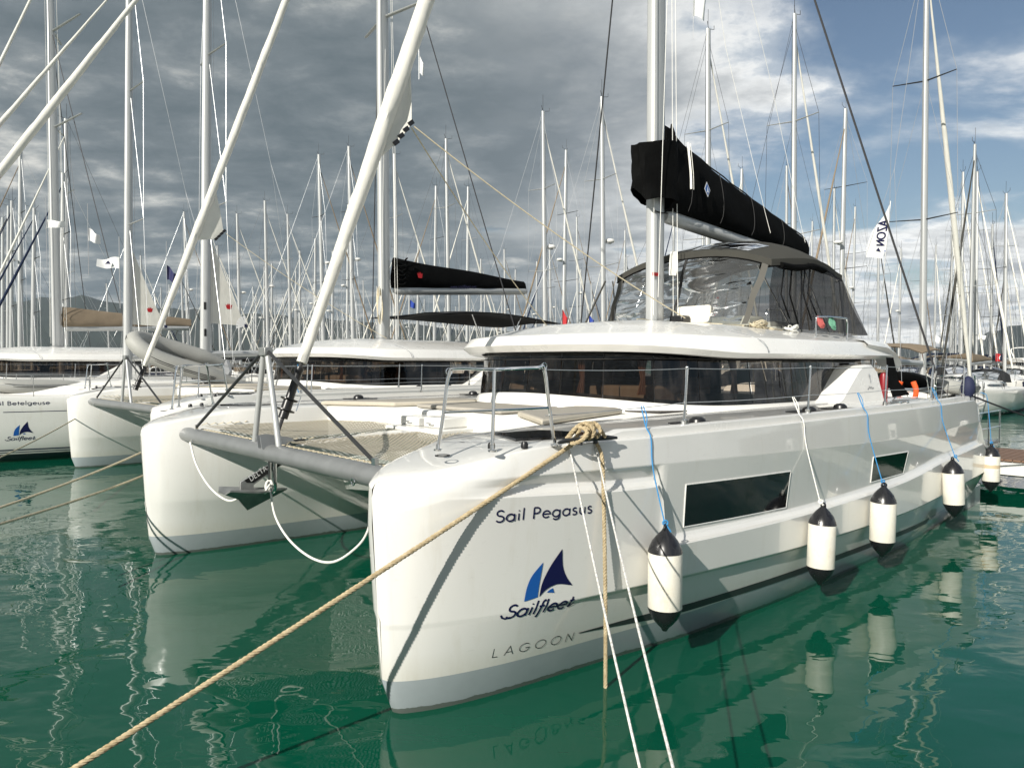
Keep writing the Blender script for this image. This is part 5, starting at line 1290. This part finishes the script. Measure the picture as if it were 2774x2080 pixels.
# ------------------------------------------------------------------ the rest of the marina: rows of yachts, bare masts
PROTO={}
def proto(key,o):
    r=thing('sailing_yacht','','sailing yacht'); build_mono(r,dict(o,lod=1)); PROTO[key]=r; return r
covers=['brown_canvas','tan_canvas','blue_canvas','black_canvas','taupe_canvas',None]
desc={'brown_canvas':'brown','tan_canvas':'tan','blue_canvas':'blue','black_canvas':'black','taupe_canvas':'taupe',None:'bare'}
spec=[]
rnd=random.Random(11)
for k,(L,B,fb,H) in enumerate(((12.2,3.9,1.45,16.5),(11.0,3.6,1.35,14.6),(13.4,4.2,1.6,18.4),(10.2,3.4,1.25,13.2),(12.6,4.0,1.5,17.4),(14.2,4.4,1.7,20.0))):
    spec.append((L,H)); proto(k,{'L':L,'B':B,'fb':fb,'H':H,'hull':['hull_far','hull_far','hull_navy','hull_far','hull_mono','hull_far'][k],'cover':covers[k],'hood':['blue_canvas','dark_canvas','tan_canvas','blue_canvas','dark_canvas','tan_canvas'][k] if k!=3 else None,'bimini':['blue_canvas',None,'tan_canvas',None,'dark_canvas','tan_canvas'][k],'rw':[.008,.009,.008,.009,.008,.0085][k],'lightrig':[1,0,0,1,0,1][k],'light_spr':[1,1,1,0,1,0][k],'rk':[.016,.02,.012,.022,.015,.018][k],'gm':['sail_cloth','taupe_canvas','sail_cloth','blue_canvas','sail_cloth','tan_canvas'][k],'gr':.062,'radar':k in (0,2,5),'ma':[.16,.14,.18,.13,.15,.19][k]})
used=set()
taken=[]
ROWS={'B':(18.4,1,'second row of yachts across the pontoon'),'C':(47.0,-1,'third row of yachts'),'D':(52.5,1,'fourth row of yachts'),'E':(84,-1,'fifth row of yachts'),'F':(90,1,'sixth row of yachts'),'A':(0.2,-1,'yachts beyond Betelgeuse in the same row')}
LAB={'A':'bare-masted yacht with %s sail cover farther along the row of Betelgeuse','B':'bare-masted yacht with %s sail cover stern-to across the pontoon','C':'bare-masted yacht with %s sail cover in the next pontoon\'s rows','D':'bare-masted yacht with %s sail cover in the next pontoon\'s rows','E':'bare-masted yacht with %s sail cover in the farthest rows','F':'bare-masted yacht with %s sail cover in the farthest rows'}
def place(row,y,k,H=None):
    x0,dr,_=ROWS[row]
    o=PROTO[k] if k not in used else copy_tree(PROTO[k]); used.add(k)
    L,Hp=spec[k]
    if row in 'AC' or row=='E':      # bow towards smaller x: stern at the pontoon
        o.location=LW(x0 if row=='A' else x0-L,y,0); o.rotation_euler=(0,0,TH)
        xm=(x0 if row=='A' else x0-L)+L*.42
    else:
        o.location=LW(x0+L,y,0); o.rotation_euler=(0,0,TH+math.pi); xm=x0+L*.58
    if H: o.scale=(1,1,H/Hp)
    name=desc[covers[k]]; g=LAB[row]%name
    o['label']=g if name!='bare' else g.replace('with bare sail cover','with uncovered boom'); o['group']='%s sail cover yachts, row %s'%(name,ROWS[row][2]) if row in 'AB' else ('%s cover yachts in the next pontoon rows'%name if row in 'CD' else '%s cover yachts in the farthest rows'%name)
    taken.append((row,y)); return o
def free(row,y,gap=4.3): return all(not(r==row and abs(q-y)<gap) for r,q in taken)
# masts that stand out in the view, put in the row where their height is right
for px,ytop in ((2095,305),(1715,30),(1515,55),(1600,365),(1305,212),(1178,243),(1110,170),(962,300),(908,285),(732,312),(668,330),(560,432),(312,85),(232,35),(1855,450),(1760,480),(2155,490),(1240,330),(838,330)):
    best=None
    for row,xm in (('B',25.4),('C',40.0),('D',59.5),('E',77),('F',97)):
        a,y,z=at_row(px,ytop,xm)
        if 12.2<z<21.5 and free(row,y,4.2):
            k=min(range(6),key=lambda q:abs(spec[q][1]-z)); e=abs(spec[k][1]-z)+(0 if row in 'BC' else .3)
            if best is None or e<best[0]: best=(e,row,y,k,z)
    if best: place(best[1],best[2],best[3],best[4])
for px,ytop,y in ((8,265,None),):
    a,y,z=at_row(px,ytop,5.4)
    if free('A',y,3.6): place('A',y,rnd.choice((0,5,2)),min(20,max(14,z)))
taken.append(('B',4.3)); taken.append(('A',24.75))
for row,y0,y1,gap,prob in (('A',38.6,130,4.4,1),('B',8.6,125,4.4,.97),('C',-22,150,4.4,.95),('D',-30,160,4.4,.95),('E',-40,180,4.5,.9),('F',-50,200,4.6,.9)):
    y=y0
    while y<y1:
        yy=y+rnd.uniform(-.2,.2)
        if rnd.random()<prob and free(row,yy,4.25):
            k=rnd.randrange(6); place(row,yy,k,spec[k][1]*rnd.uniform(.86,1.08))
        y+=gap
for k,(row,y) in zip([q for q in range(6) if q not in used],[('F',200),('F',206),('F',212),('F',218),('F',224),('F',230)]): place(row,y,k)

# ------------------------------------------------------------------ flags
def flag(px,py,d,w,h,m,label,wave=.10,droop=0,yaw=.2,pole=None,group=None):
    p=at_dist(px,py,d); f=thing('flag',label,'flag',p,yaw,group); rows=[]
    for i in range(11):
        u=i/10; rows.append([(w*u*(1-droop*.5),(.10+wave)*w*math.sin(6.5*u+.9*j/4)*(.3+.7*u),-h*(.5+(j/5-.5)*(1-.35*u))-droop*h*u+.06*h*math.sin(7*u)) for j in range(6)])
    MB().quad_grid(rows).quad_grid([[(x,y+.004,z) for x,y,z in r] for r in rows],flip=True).build('cloth',m,f,60)
    if pole: MB().tube([(0,0,pole[0]),(0,0,pole[1])],.012,6).build('halyard','wire',f)
    return f
pf=flag(258,556,21,-.62,.34,'flag_white','white pennant with dark blue emblem on a thin halyard left of the dinghy',.02,.05,.15,(.6,-1.5)); MB().face([(-.36,-.10,-.22),(-.20,-.10,-.22),(-.25,-.10,-.13),(-.28,-.10,-.12)]).build('emblem','navy',pf)
flag(100,475,30,.7,.35,'flag_white','white pennant flying from the farther left masts below a spreader',.06,0,.2,(1,-2))
flag(190,492,30,.55,.55,'flag_white','limp white flag hanging between two thin masts',.12,.4,.2,(1,-2))
flag(360,573,30,.55,.6,'flag_navy','crumpled navy flag beside the nearer crown sail mast',.15,.5,.2,(1,-2))
flag(1214,668,40,.42,1.0,'red','limp bright red flag hanging among the masts behind the cabin roof',.15,.35,.2,(.6,-2))
flag(1272,680,42,.4,.75,'flag_blue','limp blue flag next to the bright red one',.15,.3,.2,(.6,-2))
flag(885,648,38,.35,.4,'flag_blue','small blue flag below the crown-badged boom',.12,.3,.2,(.5,-1.5))
flag(905,120,30,.25,.75,'flag_white','thin white pennant high beside the crown-badged catamaran\'s mast',.1,.3,.2,(2,-1))
tf=flag(2150,764,52,.95,.62,'red','red flag with white crescent flying near the blue-hooded yacht',.05,0,.1,(.4,-2))
cr=MB(); n=16
for i in range(n):
    a0,a1=R(40+280*i/n),R(40+280*(i+1)/n); cr.face([(.40+.17*math.cos(a0),-.06,-.31+.17*math.sin(a0)),(.40+.17*math.cos(a1),-.06,-.31+.17*math.sin(a1)),(.44+.135*math.cos(a1),-.06,-.31+.135*math.sin(a1)),(.44+.135*math.cos(a0),-.06,-.31+.135*math.sin(a0))])
cr.build('crescent','flag_white',tf)
MB().face([(.60+.05*math.cos(R(90+36*i))*(1 if i%2==0 else .45),-.065,-.31+.05*math.sin(R(90+36*i))*(1 if i%2==0 else .45)) for i in range(10)]).build('star','flag_white',tf)
flag(2112,722,48,.8,.38,'flag_white','small white pennant against the dark hill',.06,.1,.2,(.8,-2))
flag(2020,722,46,.5,.5,'flag_white','limp white flag hanging near the tan-awning yacht\'s mast',.12,.4,.2,(.8,-2))
# tall feather banner, seen from its back
sp0=at_dist(1922,440,30); bn=thing('banner_flag','tall white feather banner with dark blue sideways lettering seen from behind','flag',sp0,.1)
L_=interp_line([(0,0),(-.30,-.55),(-.72,-1.15),(-.98,-1.7),(-1.06,-2.25)],16); Rr_=interp_line([(0,0),(-.02,-.5),(-.05,-1.2),(-.10,-1.8),(-.28,-2.30)],16)
fn=lambda u,v:(u,.05*math.sin(4*u+2*v),v)
b1_=fill_shape(L_,Rr_,fn,6); b1_.build('cloth','flag_white',bn,60)
lettering('AZON',.34,lambda u,v:(-.12-v-.10*u,.05*math.sin(4*(-.12-v-.1*u)+2*(-.72-u))-.02,-.72-u),.18,.10,0,1.05).build('lettering','navy',bn)
MB().face([fn(-.60,-1.98),fn(-.36,-2.02),fn(-.46,-1.84)][::1]).build('banner_mark','navy',bn).location=(0,-.02,0)
MB().tube([(0.03,0,.1),(-.06,0,-1.2),(-.2,0,-2.6),(-.25,0,-4.2)],.02,6).build('pole','wire',bn)
wf=flag(1498,-30,30,.7,1.25,'flag_white','large white flag with dark letters flying at a masthead behind the black boom cover',.12,.25,.3,(.4,-2.2))
lettering('OO',.16,lambda u,v:(.25+u*.7+v*.2,-.11,-.62+u*.55+v*.8),.2,.12).build('lettering','navy',wf)
MB().face([fn(-.20,-1.98),fn(-.08,-1.90),fn(-.12,-2.04)]).build('banner_mark','logo_blue',bn).location=(0,-.02,0)
# thin stray mooring ropes on the far side
rope('mooring_rope','tan rope from the near catamaran\'s far bow, upper of the pair',bez(LW(.15,7.0,1.45),at_dist(-120,1135,7.6),.05,12),.016,'rope_tan')
rope('mooring_rope','tan rope passing in front of the crown-badged catamaran\'s bow, lower of the pair',bez(LW(.25,7.05,1.1),at_dist(-120,1165,7.2),.05,12),.016,'rope_tan')
rope('mooring_rope','thin rope from the crown-badged catamaran\'s bow past the yacht\'s blue emblem',bez(LW(1.2,17.2,1.35),at_dist(-60,1015,11.5),.05,12),.014,'rope_tan')
# pontoon clutter near the stern
for i,(x,y) in enumerate(((15.6,-1.9),(15.6,-7.2),(17.2,-4.6))):
    pd=thing('power_pedestal','white service pedestal on the pontoon edge','pedestal',LW(x,y,.665),TH,'service pedestals along the pontoon')
    MB().box((-.11,-.11,0),(.11,.11,.92)).build('post','gel_white',pd,bevel=.02); MB().box((-.13,-.13,.92),(.13,.13,1.02)).build('cap','rope_navy',pd,bevel=.02); MB().box((-.115,-.06,.55),(-.105,.06,.75)).build('socket','black_plastic',pd)
for x,y,r_,m_,lb in ((15.9,-1.0,.22,'rope_navy','navy rope coiled on the pontoon planks behind the near stern'),(16.3,-2.6,.25,'rope_tan','tan rope coiled on the pontoon planks by the pedestal')):
    mb=MB()
    for k in range(7): mb.tube([LW(x,y,.68+.02*k)+Vector(((r_-.02*k)*math.cos(a),(r_-.02*k)*math.sin(a),0)) for a in [i*.42 for i in range(15)]],.013,6,closed=True)
    tag(mb.build('rope_coil',m_),lb,'rope')
for i,(px,d,h,L,H,hm,hd,cv_,lab) in enumerate(((2040,70,70,11,15,'hull_far','blue_canvas','blue_canvas','white yacht with blue covers bow-on, half hidden by the tan-awning yacht\'s mast'),(2110,74,76,12,17.5,'hull_far','dark_canvas','taupe_canvas','white yacht with taupe boom cover in the far bow-on row'),(2185,78,80,11,15,'hull_navy','tan_canvas','tan_canvas','dark hulled yacht with tan covers in the far bow-on row'))):
    far_special(px,d,R(h),{'L':L,'B':3.6,'fb':1.45,'H':H,'hull':hm,'lod':1,'hood':hd,'bimini':hd,'cover':cv_,'rw':.010},lab)
# ------------------------------------------------------------------ haze over the distance

hm=bpy.data.materials.new('haze_air'); hm.use_nodes=True; tt=NT(hm.node_tree); tt.n.clear()
vol=tt.add('ShaderNodeVolumePrincipled',inp={'Color':(.66,.80,1.0,1),'Density':.45e-4,'Anisotropy':.2}); ho=tt.add('ShaderNodeOutputMaterial'); tt.l.new(vol.outputs[0],ho.inputs['Volume']); MATS['haze_air']=hm
hz=MB().box((-5200,-1500,-3),(5200,3900,420)).build('haze','haze_air'); tag(hz,None,None,kind='stuff')
